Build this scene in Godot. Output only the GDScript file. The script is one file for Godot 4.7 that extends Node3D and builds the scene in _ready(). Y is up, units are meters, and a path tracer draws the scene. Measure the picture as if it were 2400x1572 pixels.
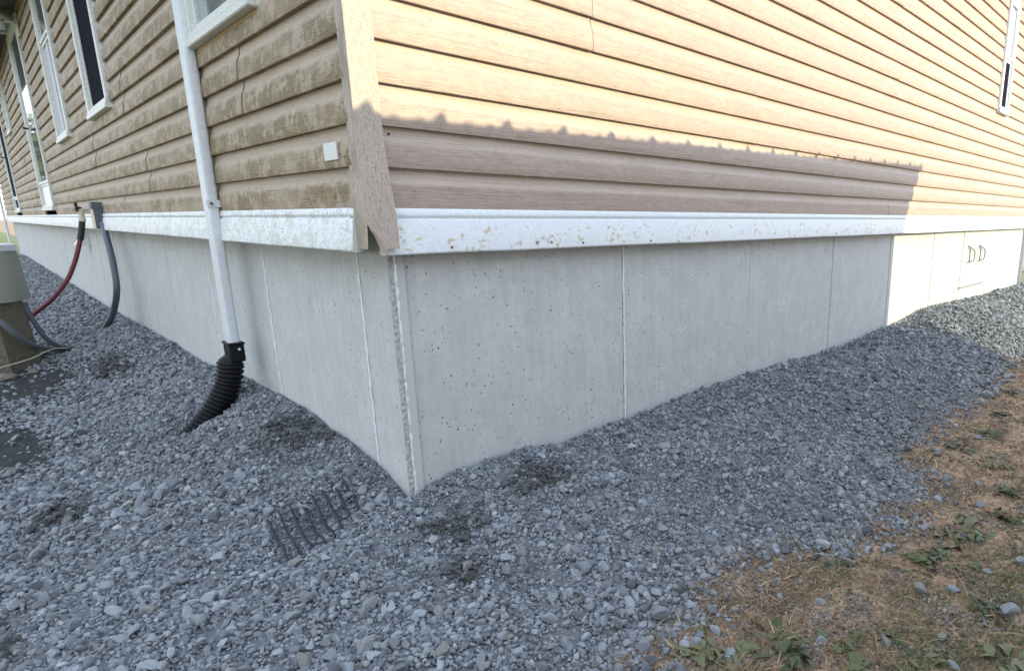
extends Node3D

# Heights: lawn = 0, top of the white skirt trim = TY, one siding lap = LAP.
# Right wall: plane z = 0, facing +z. Long wall: plane x = 0, facing -x.
const TY = 1.06
const LAP = 0.1143
const LONG = 18.8
const WIDE = 8.3

var rng = RandomNumberGenerator.new()
var M = {}
var taken = {}
var lumps = FastNoiseLite.new()
var wobble = FastNoiseLite.new()
var soil_patch = FastNoiseLite.new()

func lin(r, g, b): return Color(r, g, b).linear_to_srgb()

# ---------------------------------------------------------------- camera, sky, sun
func setup_view():
	var cam = Camera3D.new(); cam.name = "camera"
	add_child(cam)
	cam.projection = Camera3D.PROJECTION_FRUSTUM
	cam.near = 0.05; cam.far = 600.0
	cam.size = 0.05 * 1572.0 / 1436.06
	cam.frustum_offset = Vector2(-0.25012 * 0.05, 0.03802 * 0.05)
	var yaw = deg_to_rad(-48.48727); var pitch = deg_to_rad(-12.87709); var roll = deg_to_rad(0.13377)
	cam.transform = Transform3D(Basis(Vector3.UP, yaw) * Basis(Vector3.RIGHT, pitch) * Basis(Vector3.BACK, roll), Vector3(-0.7791, TY - 0.0283, 1.84))
	cam.current = true
	var sky_mat = ProceduralSkyMaterial.new()
	sky_mat.sky_top_color = Color(0.665, 0.725, 0.81)
	sky_mat.sky_horizon_color = Color(0.93, 0.93, 0.92)
	sky_mat.sky_curve = 0.12
	sky_mat.sky_energy_multiplier = 1.33
	sky_mat.ground_bottom_color = Color(0.22, 0.22, 0.18)
	sky_mat.ground_horizon_color = Color(0.55, 0.58, 0.55)
	var sky = Sky.new(); sky.sky_material = sky_mat
	var env = Environment.new()
	env.background_mode = Environment.BG_SKY
	env.sky = sky
	env.tonemap_mode = Environment.TONE_MAPPER_LINEAR
	env.tonemap_exposure = 2.2
	env.sdfgi_enabled = true; env.ssao_enabled = true; env.ssil_enabled = true
	var we = WorldEnvironment.new(); we.name = "world_environment"; we.environment = env
	add_child(we)
	var sun = DirectionalLight3D.new(); sun.name = "sun"
	sun.light_color = Color(1.0, 0.955, 0.79)
	sun.light_energy = 0.92
	sun.light_angular_distance = 0.35
	sun.shadow_enabled = true
	add_child(sun)
	sun.look_at_from_position(Vector3(SUN_K, SUN_T, 1.0) * 10.0, Vector3.ZERO)

const SUN_K = 0.25
const SUN_T = 0.33

# ---------------------------------------------------------------- helpers
func numbered(n):
	if not taken.has(n):
		taken[n] = 0
		return n
	taken[n] += 1
	return "%s_%03d" % [n, taken[n]]

func tag(o, label, category = "", group = "", kind = ""):
	if label: o.set_meta("label", label)
	if category: o.set_meta("category", category)
	if group: o.set_meta("group", group)
	if kind: o.set_meta("kind", kind)
	return o

func thing(n, at, label, category, group = ""):
	var o = Node3D.new(); o.name = numbered(n); add_child(o); o.position = at
	return tag(o, label, category, group)

func put(mesh, n, mat, parent, xf = Transform3D()):
	var o = MeshInstance3D.new()
	o.name = n if parent != self else numbered(n)
	o.mesh = mesh
	if mat: o.material_override = mat
	parent.add_child(o, true)
	o.transform = xf
	return o

func begin():
	var st = SurfaceTool.new(); st.begin(Mesh.PRIMITIVE_TRIANGLES); st.set_smooth_group(-1)
	return st

func done(st):
	st.generate_normals()
	return st.commit()

# a b c d counter-clockwise seen from outside
func quad(st, a, b, c, d, ua = Vector2.ZERO, ub = Vector2.ZERO, uc = Vector2.ZERO, ud = Vector2.ZERO):
	st.set_uv(ua); st.add_vertex(a); st.set_uv(uc); st.add_vertex(c); st.set_uv(ub); st.add_vertex(b)
	st.set_uv(ua); st.add_vertex(a); st.set_uv(ud); st.add_vertex(d); st.set_uv(uc); st.add_vertex(c)

func tri(st, a, b, c):
	for p in [a, c, b]:
		st.set_uv(Vector2.ZERO); st.add_vertex(p)

# box with chamfered edges
func box(st, lo, hi, ch = 0.0, uvs = 1.0):
	var c = [lo, hi]
	var f = func(ix, iy, iz): return Vector3(c[ix].x, c[iy].y, c[iz].z)
	if ch <= 0.0:
		quad(st, f.call(0,0,1), f.call(1,0,1), f.call(1,1,1), f.call(0,1,1), Vector2(lo.x,-lo.y)*uvs, Vector2(hi.x,-lo.y)*uvs, Vector2(hi.x,-hi.y)*uvs, Vector2(lo.x,-hi.y)*uvs)
		quad(st, f.call(1,0,0), f.call(0,0,0), f.call(0,1,0), f.call(1,1,0))
		quad(st, f.call(0,0,0), f.call(0,0,1), f.call(0,1,1), f.call(0,1,0), Vector2(lo.z,-lo.y)*uvs, Vector2(hi.z,-lo.y)*uvs, Vector2(hi.z,-hi.y)*uvs, Vector2(lo.z,-hi.y)*uvs)
		quad(st, f.call(1,0,1), f.call(1,0,0), f.call(1,1,0), f.call(1,1,1))
		quad(st, f.call(0,1,1), f.call(1,1,1), f.call(1,1,0), f.call(0,1,0))
		quad(st, f.call(0,0,0), f.call(1,0,0), f.call(1,0,1), f.call(0,0,1))
		return
	# rounded: build from 3 inset faces + bevels through the convex hull of 24 points
	var mid = (lo + hi) / 2; var h = (hi - lo) / 2
	var q = func(sx, sy, sz, ax): # corner point on face of axis ax
		var v = Vector3(sx * (h.x - ch), sy * (h.y - ch), sz * (h.z - ch))
		if ax == 0: v.x = sx * h.x
		elif ax == 1: v.y = sy * h.y
		else: v.z = sz * h.z
		return mid + v
	var face = func(pts):
		var n = (pts[1] - pts[0]).cross(pts[2] - pts[0])
		var ctr = Vector3.ZERO
		for p in pts: ctr += p
		ctr /= pts.size()
		if n.dot(ctr - mid) < 0: pts.reverse()
		if pts.size() == 4: quad(st, pts[0], pts[1], pts[2], pts[3])
		else: tri(st, pts[0], pts[1], pts[2])
	for s in [-1, 1]:
		face.call([q.call(s,-1,-1,0), q.call(s,1,-1,0), q.call(s,1,1,0), q.call(s,-1,1,0)])
		face.call([q.call(-1,s,-1,1), q.call(1,s,-1,1), q.call(1,s,1,1), q.call(-1,s,1,1)])
		face.call([q.call(-1,-1,s,2), q.call(1,-1,s,2), q.call(1,1,s,2), q.call(-1,1,s,2)])
		for t in [-1, 1]:
			face.call([q.call(s,t,-1,0), q.call(s,t,1,0), q.call(s,t,1,1), q.call(s,t,-1,1)])
			face.call([q.call(s,-1,t,0), q.call(s,1,t,0), q.call(s,1,t,2), q.call(s,-1,t,2)])
			face.call([q.call(-1,s,t,1), q.call(1,s,t,1), q.call(1,s,t,2), q.call(-1,s,t,2)])
			for u in [-1, 1]:
				face.call([q.call(s,t,u,0), q.call(s,t,u,1), q.call(s,t,u,2)])

func box_mesh(lo, hi, ch = 0.0, uvs = 1.0):
	var st = begin(); box(st, lo, hi, ch, uvs); return done(st)

# tube along points; radii may be a number or an array
func tube(st, pts, rad, sides = 12, caps = true):
	st.set_smooth_group(7)
	var rings = []
	var up = Vector3(0.13, 0.21, 0.97).normalized()
	for i in pts.size():
		var d = (pts[min(i + 1, pts.size() - 1)] - pts[max(i - 1, 0)]).normalized()
		var a = up - d * up.dot(d)
		if a.length() < 0.05: a = Vector3.RIGHT - d * d.x
		a = a.normalized(); up = a
		var b = d.cross(a)
		var ring = []
		var r = rad[i] if rad is Array else rad
		for j in sides:
			var t = TAU * j / sides
			ring.append(pts[i] + (a * cos(t) + b * sin(t)) * r)
		rings.append(ring)
	for i in pts.size() - 1:
		for j in sides:
			var k = (j + 1) % sides
			var u0 = float(j) / sides; var u1 = float(j + 1) / sides
			quad(st, rings[i][j], rings[i][k], rings[i+1][k], rings[i+1][j], Vector2(u0, i), Vector2(u1, i), Vector2(u1, i+1), Vector2(u0, i+1))
	st.set_smooth_group(-1)
	if caps:
		for j in range(1, sides - 1):
			tri(st, rings[0][0], rings[0][j+1], rings[0][j])
			var e = rings[-1]
			tri(st, e[0], e[j], e[j+1])

func tube_mesh(pts, rad, sides = 12):
	var st = begin(); tube(st, pts, rad, sides); return done(st)

func curve(points, n):
	var c = Curve3D.new()
	for i in points.size():
		var t = (points[min(i+1, points.size()-1)] - points[max(i-1, 0)]) / 6.0
		c.add_point(points[i], -t, t)
	var out = []
	for i in n + 1: out.append(c.sample_baked(c.get_baked_length() * i / n, true))
	return out

# wall coordinates: side 0 = right wall (s = x, out = +z), side 1 = long wall (s = z, out = -x)
func W(side, s, y, o):
	return Vector3(s, y, o) if side == 0 else Vector3(-o, y, s)

# ---------------------------------------------------------------- textures
func noise_bytes(w, h, freq, seed_, octaves = 4, sx = 1, sy = 1):
	var n = FastNoiseLite.new(); n.seed = seed_; n.frequency = freq
	n.noise_type = FastNoiseLite.TYPE_SIMPLEX_SMOOTH
	n.fractal_octaves = octaves
	var img = n.get_seamless_image(int(w / sx), int(h / sy))
	if sx != 1 or sy != 1: img.resize(w, h, Image.INTERPOLATE_CUBIC)
	if img.get_format() != Image.FORMAT_L8: img.convert(Image.FORMAT_L8)
	return img.get_data()

func rgb_texture(w, h, data):
	var img = Image.create_from_data(w, h, false, Image.FORMAT_RGB8, data)
	img.generate_mipmaps()
	return ImageTexture.create_from_image(img)

func normal_texture(w, h, data, strength):
	var img = Image.create_from_data(w, h, false, Image.FORMAT_L8, data)
	img.convert(Image.FORMAT_RGBA8)
	img.bump_map_to_normal_map(strength)
	return ImageTexture.create_from_image(img)

# four laps of wood-grained vinyl over 3.6 m; dirt = algae and soot caught on the proud lower half of each lap
func siding_texture(dirt, seed_, base):
	var w = 1536; var h = 384; var lap = 96
	var fine = noise_bytes(w, h, 0.16, seed_, 3, 4, 1)
	var coarse = noise_bytes(w, h, 0.012, seed_ + 1, 5)
	var broad = noise_bytes(w, h, 0.003, seed_ + 5, 3)
	var mid = noise_bytes(w, h, 0.045, seed_ + 2, 4)
	var drip = noise_bytes(w, h, 0.05, seed_ + 3, 3, 1, 6)
	var out = PackedByteArray(); out.resize(w * h * 3)
	var r = RandomNumberGenerator.new(); r.seed = seed_
	for y in h:
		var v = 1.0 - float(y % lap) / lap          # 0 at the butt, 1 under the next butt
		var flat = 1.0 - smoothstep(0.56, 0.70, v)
		for x in w:
			var i = y * w + x
			var f = fine[i] / 255.0; var c = coarse[i] / 255.0; var m = mid[i] / 255.0; var d = drip[i] / 255.0
			var k = 0.96 + 0.03 * (f - 0.5) + 0.05 * (c - 0.5)
			var cr = base.x * k; var cg = base.y * k; var cb = base.z * k
			if dirt > 0.0:
				var wide = broad[i] / 255.0
				var edge = 1.0 - smoothstep(0.34 + 0.20 * c, 0.62 + 0.26 * m, v)
				var a = edge * (0.12 + 0.88 * smoothstep(0.36, 0.64, 0.55 * c + 0.2 * m + 0.35 * d)) * (0.55 + 0.45 * f) + 0.10 * m
				a = clampf(a * dirt * (0.40 + 0.95 * wide), 0.0, 0.84)
				cr = lerpf(cr, 96.0 + 26.0 * m, a); cg = lerpf(cg, 80.0 + 22.0 * m, a); cb = lerpf(cb, 46.0 + 18.0 * m, a)
				var b = smoothstep(0.60, 0.76, m * 0.5 + f * 0.5) * flat * 0.42 * dirt * wide
				cr *= 1.0 - b; cg *= 1.0 - b; cb *= 1.0 - b
			else:
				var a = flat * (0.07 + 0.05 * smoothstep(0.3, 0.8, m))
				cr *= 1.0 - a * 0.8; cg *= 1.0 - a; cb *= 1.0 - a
			out[i*3] = int(clampf(cr, 0, 255)); out[i*3+1] = int(clampf(cg, 0, 255)); out[i*3+2] = int(clampf(cb, 0, 255))
	# dark grain lines pressed into the vinyl, and specks of grime
	for n in 420:
		var y0 = r.randf() * h; var x0 = r.randi() % w; var ln = r.randi_range(40, 260)
		var ph = r.randf() * 6.0; var am = r.randf() * 2.2; var al = r.randf_range(0.04, 0.20)
		for t in ln:
			var e = sin(PI * t / ln)
			var yy = int(y0 + am * sin(ph + t * 0.03)) % h
			var i = (yy * w + (x0 + t) % w) * 3
			var q = 1.0 - al * e
			out[i] = int(out[i] * q); out[i+1] = int(out[i+1] * q); out[i+2] = int(out[i+2] * q)
	for n in 2200:
		var i = (r.randi() % h * w + r.randi() % w) * 3
		var q = r.randf_range(0.45, 0.85)
		for e in r.randi_range(1, 3):
			var j = (i + e * 3) % (w * h * 3)
			out[j] = int(out[j] * q); out[j+1] = int(out[j+1] * q); out[j+2] = int(out[j+2] * q)
	return rgb_texture(w, h, out)

func grain_normal(seed_):
	var w = 768; var h = 384
	var fine = noise_bytes(w, h, 0.22, seed_, 3, 6, 1)
	return normal_texture(w, h, fine, 1.6)

func concrete_textures(seed_):
	var w = 1024; var h = 1024
	var fine = noise_bytes(w, h, 0.25, seed_, 2)
	var coarse = noise_bytes(w, h, 0.006, seed_ + 1, 5)
	var mid = noise_bytes(w, h, 0.03, seed_ + 2, 4)
	var streak = noise_bytes(w, h, 0.03, seed_ + 3, 4, 1, 16)
	var out = PackedByteArray(); out.resize(w * h * 3)
	var hgt = PackedByteArray(); hgt.resize(w * h)
	for i in w * h:
		var k = 184.0 + 0.07 * (fine[i] - 128) + 0.055 * (coarse[i] - 128) + 0.03 * (mid[i] - 128) + 0.035 * (streak[i] - 128)
		var t = (coarse[(i * 7) % (w * h)] - 128) * 0.012 + (mid[i] - 128) * 0.015
		out[i*3] = int(k + t); out[i*3+1] = int(k); out[i*3+2] = int(k - 4 - t * 1.2)
		hgt[i] = int(150 + 0.10 * (fine[i] - 128) + 0.06 * (mid[i] - 128))
	var r = RandomNumberGenerator.new(); r.seed = seed_
	# air holes left by the form
	for n in 6000:
		var cx = r.randi() % w; var cy = r.randi() % h
		if coarse[cy * w + cx] / 255.0 < r.randf_range(0.25, 0.7): continue
		var a = pow(r.randf(), 5.0) * 2.2 + 0.5; var b = a * r.randf_range(0.6, 1.7)
		var q = r.randf_range(0.35, 0.75) if a > 1.0 else r.randf_range(0.6, 0.92)
		for dy in range(-int(b) - 1, int(b) + 2):
			for dx in range(-int(a) - 1, int(a) + 2):
				if dx * dx / (a * a) + dy * dy / (b * b) <= 1.0:
					var i = ((cy + dy + h) % h) * w + (cx + dx + w) % w
					out[i*3] = int(out[i*3] * q); out[i*3+1] = int(out[i*3+1] * q); out[i*3+2] = int(out[i*3+2] * q)
					hgt[i] = 70
	# scrapes and hairline cracks
	for n in 26:
		var x = r.randf() * w; var y = r.randf() * h; var dx = r.randf_range(-1, 1); var dy = r.randf_range(-0.4, 0.4)
		for t in r.randi_range(20, 90):
			x += dx; y += dy; dy += r.randf_range(-0.06, 0.06)
			var i = (posmod(int(y), h) * w + posmod(int(x), w)) * 3
			for e in 3: out[i+e] = int(out[i+e] * 0.80)
	return [rgb_texture(w, h, out), normal_texture(w, h, hgt, 2.5)]

# white vinyl trim strip, 2.4 m long; kind 0 = scuffed with tan marks, 1 = speckled with green-black algae
func trim_texture(kind, seed_):
	var w = 1024; var h = 64
	var coarse = noise_bytes(w, h, 0.02, seed_, 4)
	var fine = noise_bytes(w, h, 0.3, seed_ + 1, 2)
	var mid = noise_bytes(w, h, 0.07, seed_ + 2, 3)
	var out = PackedByteArray(); out.resize(w * h * 3)
	for i in w * h:
		var k = 1.0 - 0.05 * fine[i] / 255.0 - 0.05 * mid[i] / 255.0
		var c = Vector3(232, 234, 233) * k
		if kind == 1:
			var a = 0.40 * smoothstep(0.40, 0.85, coarse[i] / 255.0) * (0.2 + 0.8 * fine[i] / 255.0)
			c = c.lerp(Vector3(150, 146, 112), a)
			if fine[i] > 172 and mid[i] > 120: c *= 0.68
		else:
			var v = float(i / w) / h
			var a = smoothstep(0.66, 0.73, mid[i] / 255.0) * smoothstep(0.5, 0.62, coarse[i] / 255.0)
			if v > 0.35: c = c.lerp(Vector3(190, 168, 132), 0.7 * a)
			if fine[i] > 206: c *= 0.86
		out[i*3] = int(c.x); out[i*3+1] = int(c.y); out[i*3+2] = int(c.z)
	return rgb_texture(w, h, out)

# corner post: vertical grain, black algae specks; u = round the corner, v = height
func post_texture(seed_):
	var w = 160; var h = 1024
	var grain = noise_bytes(w, h, 0.35, seed_, 3, 1, 8)
	var coarse = noise_bytes(w, h, 0.012, seed_ + 1, 4)
	var fine = noise_bytes(w, h, 0.30, seed_ + 2, 2)
	var out = PackedByteArray(); out.resize(w * h * 3)
	for i in w * h:
		var u = float(i % w) / w
		var c = Vector3(190, 172, 157) * (0.95 + 0.16 * (grain[i] / 255.0 - 0.5))
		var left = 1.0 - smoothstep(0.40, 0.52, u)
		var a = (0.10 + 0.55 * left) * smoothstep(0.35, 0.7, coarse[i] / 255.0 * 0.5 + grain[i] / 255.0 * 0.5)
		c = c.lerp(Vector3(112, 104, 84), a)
		if grain[i] < 66: c *= 0.80
		if fine[i] > 150 + 60 * coarse[i] / 255.0 and grain[i] > 120: c *= 0.66
		out[i*3] = int(c.x); out[i*3+1] = int(c.y); out[i*3+2] = int(c.z)
	return rgb_texture(w, h, out)

func plain(color, rough = 0.6, metal = 0.0):
	var m = StandardMaterial3D.new(); m.albedo_color = color; m.roughness = rough; m.metallic = metal
	return m

func mottled(c0, c1, rough, scale, seed_, bump = 0.0, freq = 0.02):
	var m = StandardMaterial3D.new(); m.roughness = rough
	var n = FastNoiseLite.new(); n.seed = seed_; n.frequency = freq; n.fractal_octaves = 5
	var t = NoiseTexture2D.new(); t.width = 512; t.height = 512; t.seamless = true; t.noise = n
	var g = Gradient.new(); g.set_color(0, c0); g.set_color(1, c1)
	t.color_ramp = g
	m.albedo_texture = t
	m.uv1_triplanar = true; m.uv1_scale = Vector3.ONE * scale
	if bump > 0.0:
		var b = NoiseTexture2D.new(); b.width = 512; b.height = 512; b.seamless = true; b.noise = n; b.as_normal_map = true; b.bump_strength = bump
		m.normal_enabled = true; m.normal_texture = b
	return m

func textured(tex, rough, nrm = null, nscale = 1.0):
	var m = StandardMaterial3D.new(); m.albedo_texture = tex; m.roughness = rough
	if nrm:
		m.normal_enabled = true; m.normal_texture = nrm; m.normal_scale = nscale
	return m

func make_materials():
	var gn = grain_normal(5)
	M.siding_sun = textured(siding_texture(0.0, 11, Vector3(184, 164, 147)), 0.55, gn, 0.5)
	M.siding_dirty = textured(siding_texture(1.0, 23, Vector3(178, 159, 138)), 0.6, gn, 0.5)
	var c = concrete_textures(41)
	M.concrete = textured(c[0], 0.85, c[1], 0.7)
	M.trim_front = textured(trim_texture(0, 61), 0.45)
	M.trim_long = textured(trim_texture(1, 71), 0.5)
	M.post = textured(post_texture(81), 0.6)
	M.rough_edge = mottled(lin(0.20, 0.20, 0.18), lin(0.70, 0.70, 0.65), 0.95, 4.0, 3, 6.0, 0.03)
	M.caulk = mottled(lin(0.62, 0.63, 0.62), lin(0.84, 0.85, 0.83), 0.75, 14.0, 4, 3.0)
	M.white_metal = mottled(lin(0.60, 0.62, 0.62), lin(0.72, 0.735, 0.735), 0.35, 2.5, 6, 0.2)
	M.frame = mottled(lin(0.50, 0.50, 0.44), lin(0.75, 0.75, 0.72), 0.45, 6.0, 7)
	M.room = mottled(lin(0.28, 0.25, 0.21), lin(0.36, 0.32, 0.27), 0.9, 2.0, 31)
	M.screen = plain(lin(0.014, 0.015, 0.022), 0.85); M.screen.metallic_specular = 0.08
	M.blind = mottled(lin(0.36, 0.37, 0.41), lin(0.46, 0.47, 0.5), 0.6, 3.0, 8)
	M.curtain = mottled(lin(0.012, 0.02, 0.04), lin(0.06, 0.085, 0.14), 0.7, 8.0, 9)
	var g = StandardMaterial3D.new()
	g.albedo_color = Color(0.75, 0.82, 0.86, 0.12); g.transparency = BaseMaterial3D.TRANSPARENCY_ALPHA
	g.roughness = 0.03; g.metallic_specular = 0.5
	M.glass = g
	M.black_plastic = mottled(lin(0.005, 0.005, 0.006), lin(0.013, 0.013, 0.014), 0.45, 10.0, 10, 1.0); M.black_plastic.metallic_specular = 0.3
	M.black = plain(lin(0.01, 0.01, 0.011), 0.5)
	M.wood = mottled(lin(0.30, 0.20, 0.09), lin(0.45, 0.31, 0.15), 0.8, 6.0, 11)
	M.steel = plain(lin(0.35, 0.35, 0.36), 0.35, 0.8)
	M.rust = mottled(lin(0.10, 0.05, 0.03), lin(0.25, 0.15, 0.09), 0.8, 20.0, 12)
	M.red_rubber = mottled(lin(0.11, 0.010, 0.016), lin(0.17, 0.014, 0.022), 0.42, 6.0, 13)
	M.grey_plastic = mottled(lin(0.12, 0.13, 0.15), lin(0.18, 0.19, 0.21), 0.5, 6.0, 14)
	M.grey_dark = mottled(lin(0.07, 0.08, 0.10), lin(0.11, 0.12, 0.14), 0.5, 6.0, 15)
	M.cream = mottled(lin(0.50, 0.44, 0.32), lin(0.62, 0.57, 0.44), 0.6, 6.0, 16)
	M.tub = mottled(lin(0.30, 0.31, 0.27), lin(0.38, 0.39, 0.34), 0.55, 4.0, 17, 0.5)
	M.tub_rim = mottled(lin(0.55, 0.58, 0.60), lin(0.70, 0.72, 0.74), 0.5, 5.0, 18)
	M.stump = mottled(lin(0.10, 0.085, 0.06), lin(0.22, 0.19, 0.14), 0.95, 3.0, 19, 4.0)
	M.soffit = mottled(lin(0.34, 0.28, 0.17), lin(0.44, 0.37, 0.24), 0.6, 3.0, 20)
	M.roof = mottled(lin(0.06, 0.06, 0.065), lin(0.12, 0.115, 0.11), 0.95, 4.0, 21)
	M.door = mottled(lin(0.58, 0.62, 0.62), lin(0.70, 0.72, 0.73), 0.4, 3.0, 22)
	M.fabric = mottled(lin(0.008, 0.009, 0.009), lin(0.045, 0.045, 0.042), 0.95, 9.0, 23, 4.0, 0.06)
	M.fines = mottled(lin(0.07, 0.073, 0.077), lin(0.19, 0.198, 0.205), 0.95, 8.0, 24, 8.0, 0.05)  # shade of the gaps between stones put into this darker base colour
	M.soil = mottled(lin(0.17, 0.108, 0.064), lin(0.46, 0.32, 0.20), 0.97, 1.6, 25, 8.0, 0.03)
	M.far_lawn = mottled(lin(0.10, 0.12, 0.035), lin(0.20, 0.20, 0.07), 0.97, 0.35, 26, 6.0, 0.05)
	var rock = mottled(Color(0.52, 0.52, 0.53), Color(1, 1, 1), 0.95, 1.1, 27, 9.0, 0.05)
	rock.vertex_color_use_as_albedo = true
	M.rock = rock
	var blade = plain(Color(1, 1, 1), 0.8); blade.vertex_color_use_as_albedo = true
	M.blade = blade
	var leaf = mottled(Color(0.72, 0.72, 0.66), Color(1, 1, 1), 0.6, 30.0, 28, 1.0)
	leaf.vertex_color_use_as_albedo = true
	M.leaf = leaf
	M.bark = mottled(lin(0.05, 0.04, 0.03), lin(0.14, 0.11, 0.08), 0.95, 3.0, 29, 6.0)
	M.tine = plain(lin(0.018, 0.017, 0.024), 0.7)
	M.shed_wall = mottled(lin(0.66, 0.65, 0.62), lin(0.76, 0.75, 0.72), 0.7, 2.0, 30)  # white picked so the unseen shed wall bounces light onto the foundation
	M.shed_roof = plain(lin(0.32, 0.34, 0.35), 0.35, 0.6)
	M.paint_white = plain(lin(0.72, 0.73, 0.73), 0.25)
	M.car_glass = plain(lin(0.10, 0.18, 0.30), 0.08)
	M.tyre = plain(lin(0.012, 0.012, 0.012), 0.8)
	M.orange = plain(lin(0.75, 0.13, 0.02), 0.5)

# ---------------------------------------------------------------- ground heights
var right_base = [[0.0, 0.136], [0.26, 0.171], [0.46, 0.177], [0.72, 0.145], [1.05, 0.16], [1.45, 0.175], [2.0, 0.184], [3.0, 0.166], [3.9, 0.195], [4.86, 0.255], [6.4, 0.217], [8.3, 0.2], [9.0, 0.05], [9.6, 0.0]]
var long_base = [[-19.0, 0.0], [-18.4, 0.2], [-16.8, 0.237], [-9.84, 0.205], [-5.5, 0.183], [-3.44, 0.202], [-2.56, 0.191], [-1.86, 0.233], [-1.57, 0.251], [-0.894, 0.252], [-0.55, 0.223], [-0.265, 0.198], [-0.03, 0.134]]
var right_toe = [[-0.2, 1.10], [0.05, 0.98], [0.33, 0.95], [0.66, 0.86], [1.0, 1.12], [1.49, 1.12], [1.9, 0.91], [2.77, 0.90], [3.96, 0.84], [6.0, 0.95], [9.0, 1.0]]
var long_toe = [[-19.0, 0.85], [-4.5, 0.95], [-3.0, 0.80], [-1.9, 0.84], [-1.2, 1.3], [0.0, 1.35]]

func table(t, x):
	if x <= t[0][0]: return t[0][1]
	for i in range(1, t.size()):
		if x <= t[i][0]:
			var f = (x - t[i-1][0]) / (t[i][0] - t[i-1][0])
			return lerpf(t[i-1][1], t[i][1], f * f * (3 - 2 * f))
	return t[-1][1]

# returns [height at the wall, toe distance, distance from the wall]
func bed(x, z):
	if z > -0.03 and x > 0.06: return [table(right_base, x), table(right_toe, x), z + 0.03]
	if z <= -0.03: return [table(long_base, z), table(long_toe, z), 0.06 - x]
	var dx = 0.06 - x; var dz = z + 0.03
	var f = atan2(dz, dx) / (PI / 2)
	return [0.135, lerpf(1.35, table(right_toe, maxf(x, -0.2)), f), sqrt(dx * dx + dz * dz)]

func lawn_height(x, z):
	var h = 0.012 * lumps.get_noise_2d(x * 40, z * 40)
	if x > 9.5: h -= (x - 9.5) * 0.06
	return h

func gravel_height(x, z):
	var b = bed(x, z)
	var f = clampf((b[2] - 0.10) / (b[1] - 0.10), 0.0, 1.0)
	var p = 1.0 - f * f * (3.0 - 2.0 * f) * 0.6 - f * 0.4
	# farther along the front the bank keeps its height, then drops to the soil
	p = lerpf(p, (1.0 + 0.08 * smoothstep(0.0, 0.2, f)) * (1.0 - pow(f, 2.2)), smoothstep(0.3, 1.6, x))
	# the long side falls off more steeply than the front
	var side = smoothstep(0.35, -0.25, z) if x < 0.06 else 0.0
	p = lerpf(p, pow(1.0 - f, 2.1), side)
	var h = b[0] * p + 0.030 * lumps.get_noise_2d(x * 28, z * 28) * (0.35 + 0.65 * p) * smoothstep(-0.12, 0.25, b[2]) + 0.012 * lumps.get_noise_2d(x * 110, z * 110 + 77)
	h -= 0.075 * exp(-(pow((x + 0.25) / 0.17, 2) + pow((z + 1.41) / 0.11, 2)))
	if b[2] > b[1]: h -= (b[2] - b[1]) * 0.22
	return h

func ground_height(x, z): return maxf(gravel_height(x, z), lawn_height(x, z))

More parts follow.
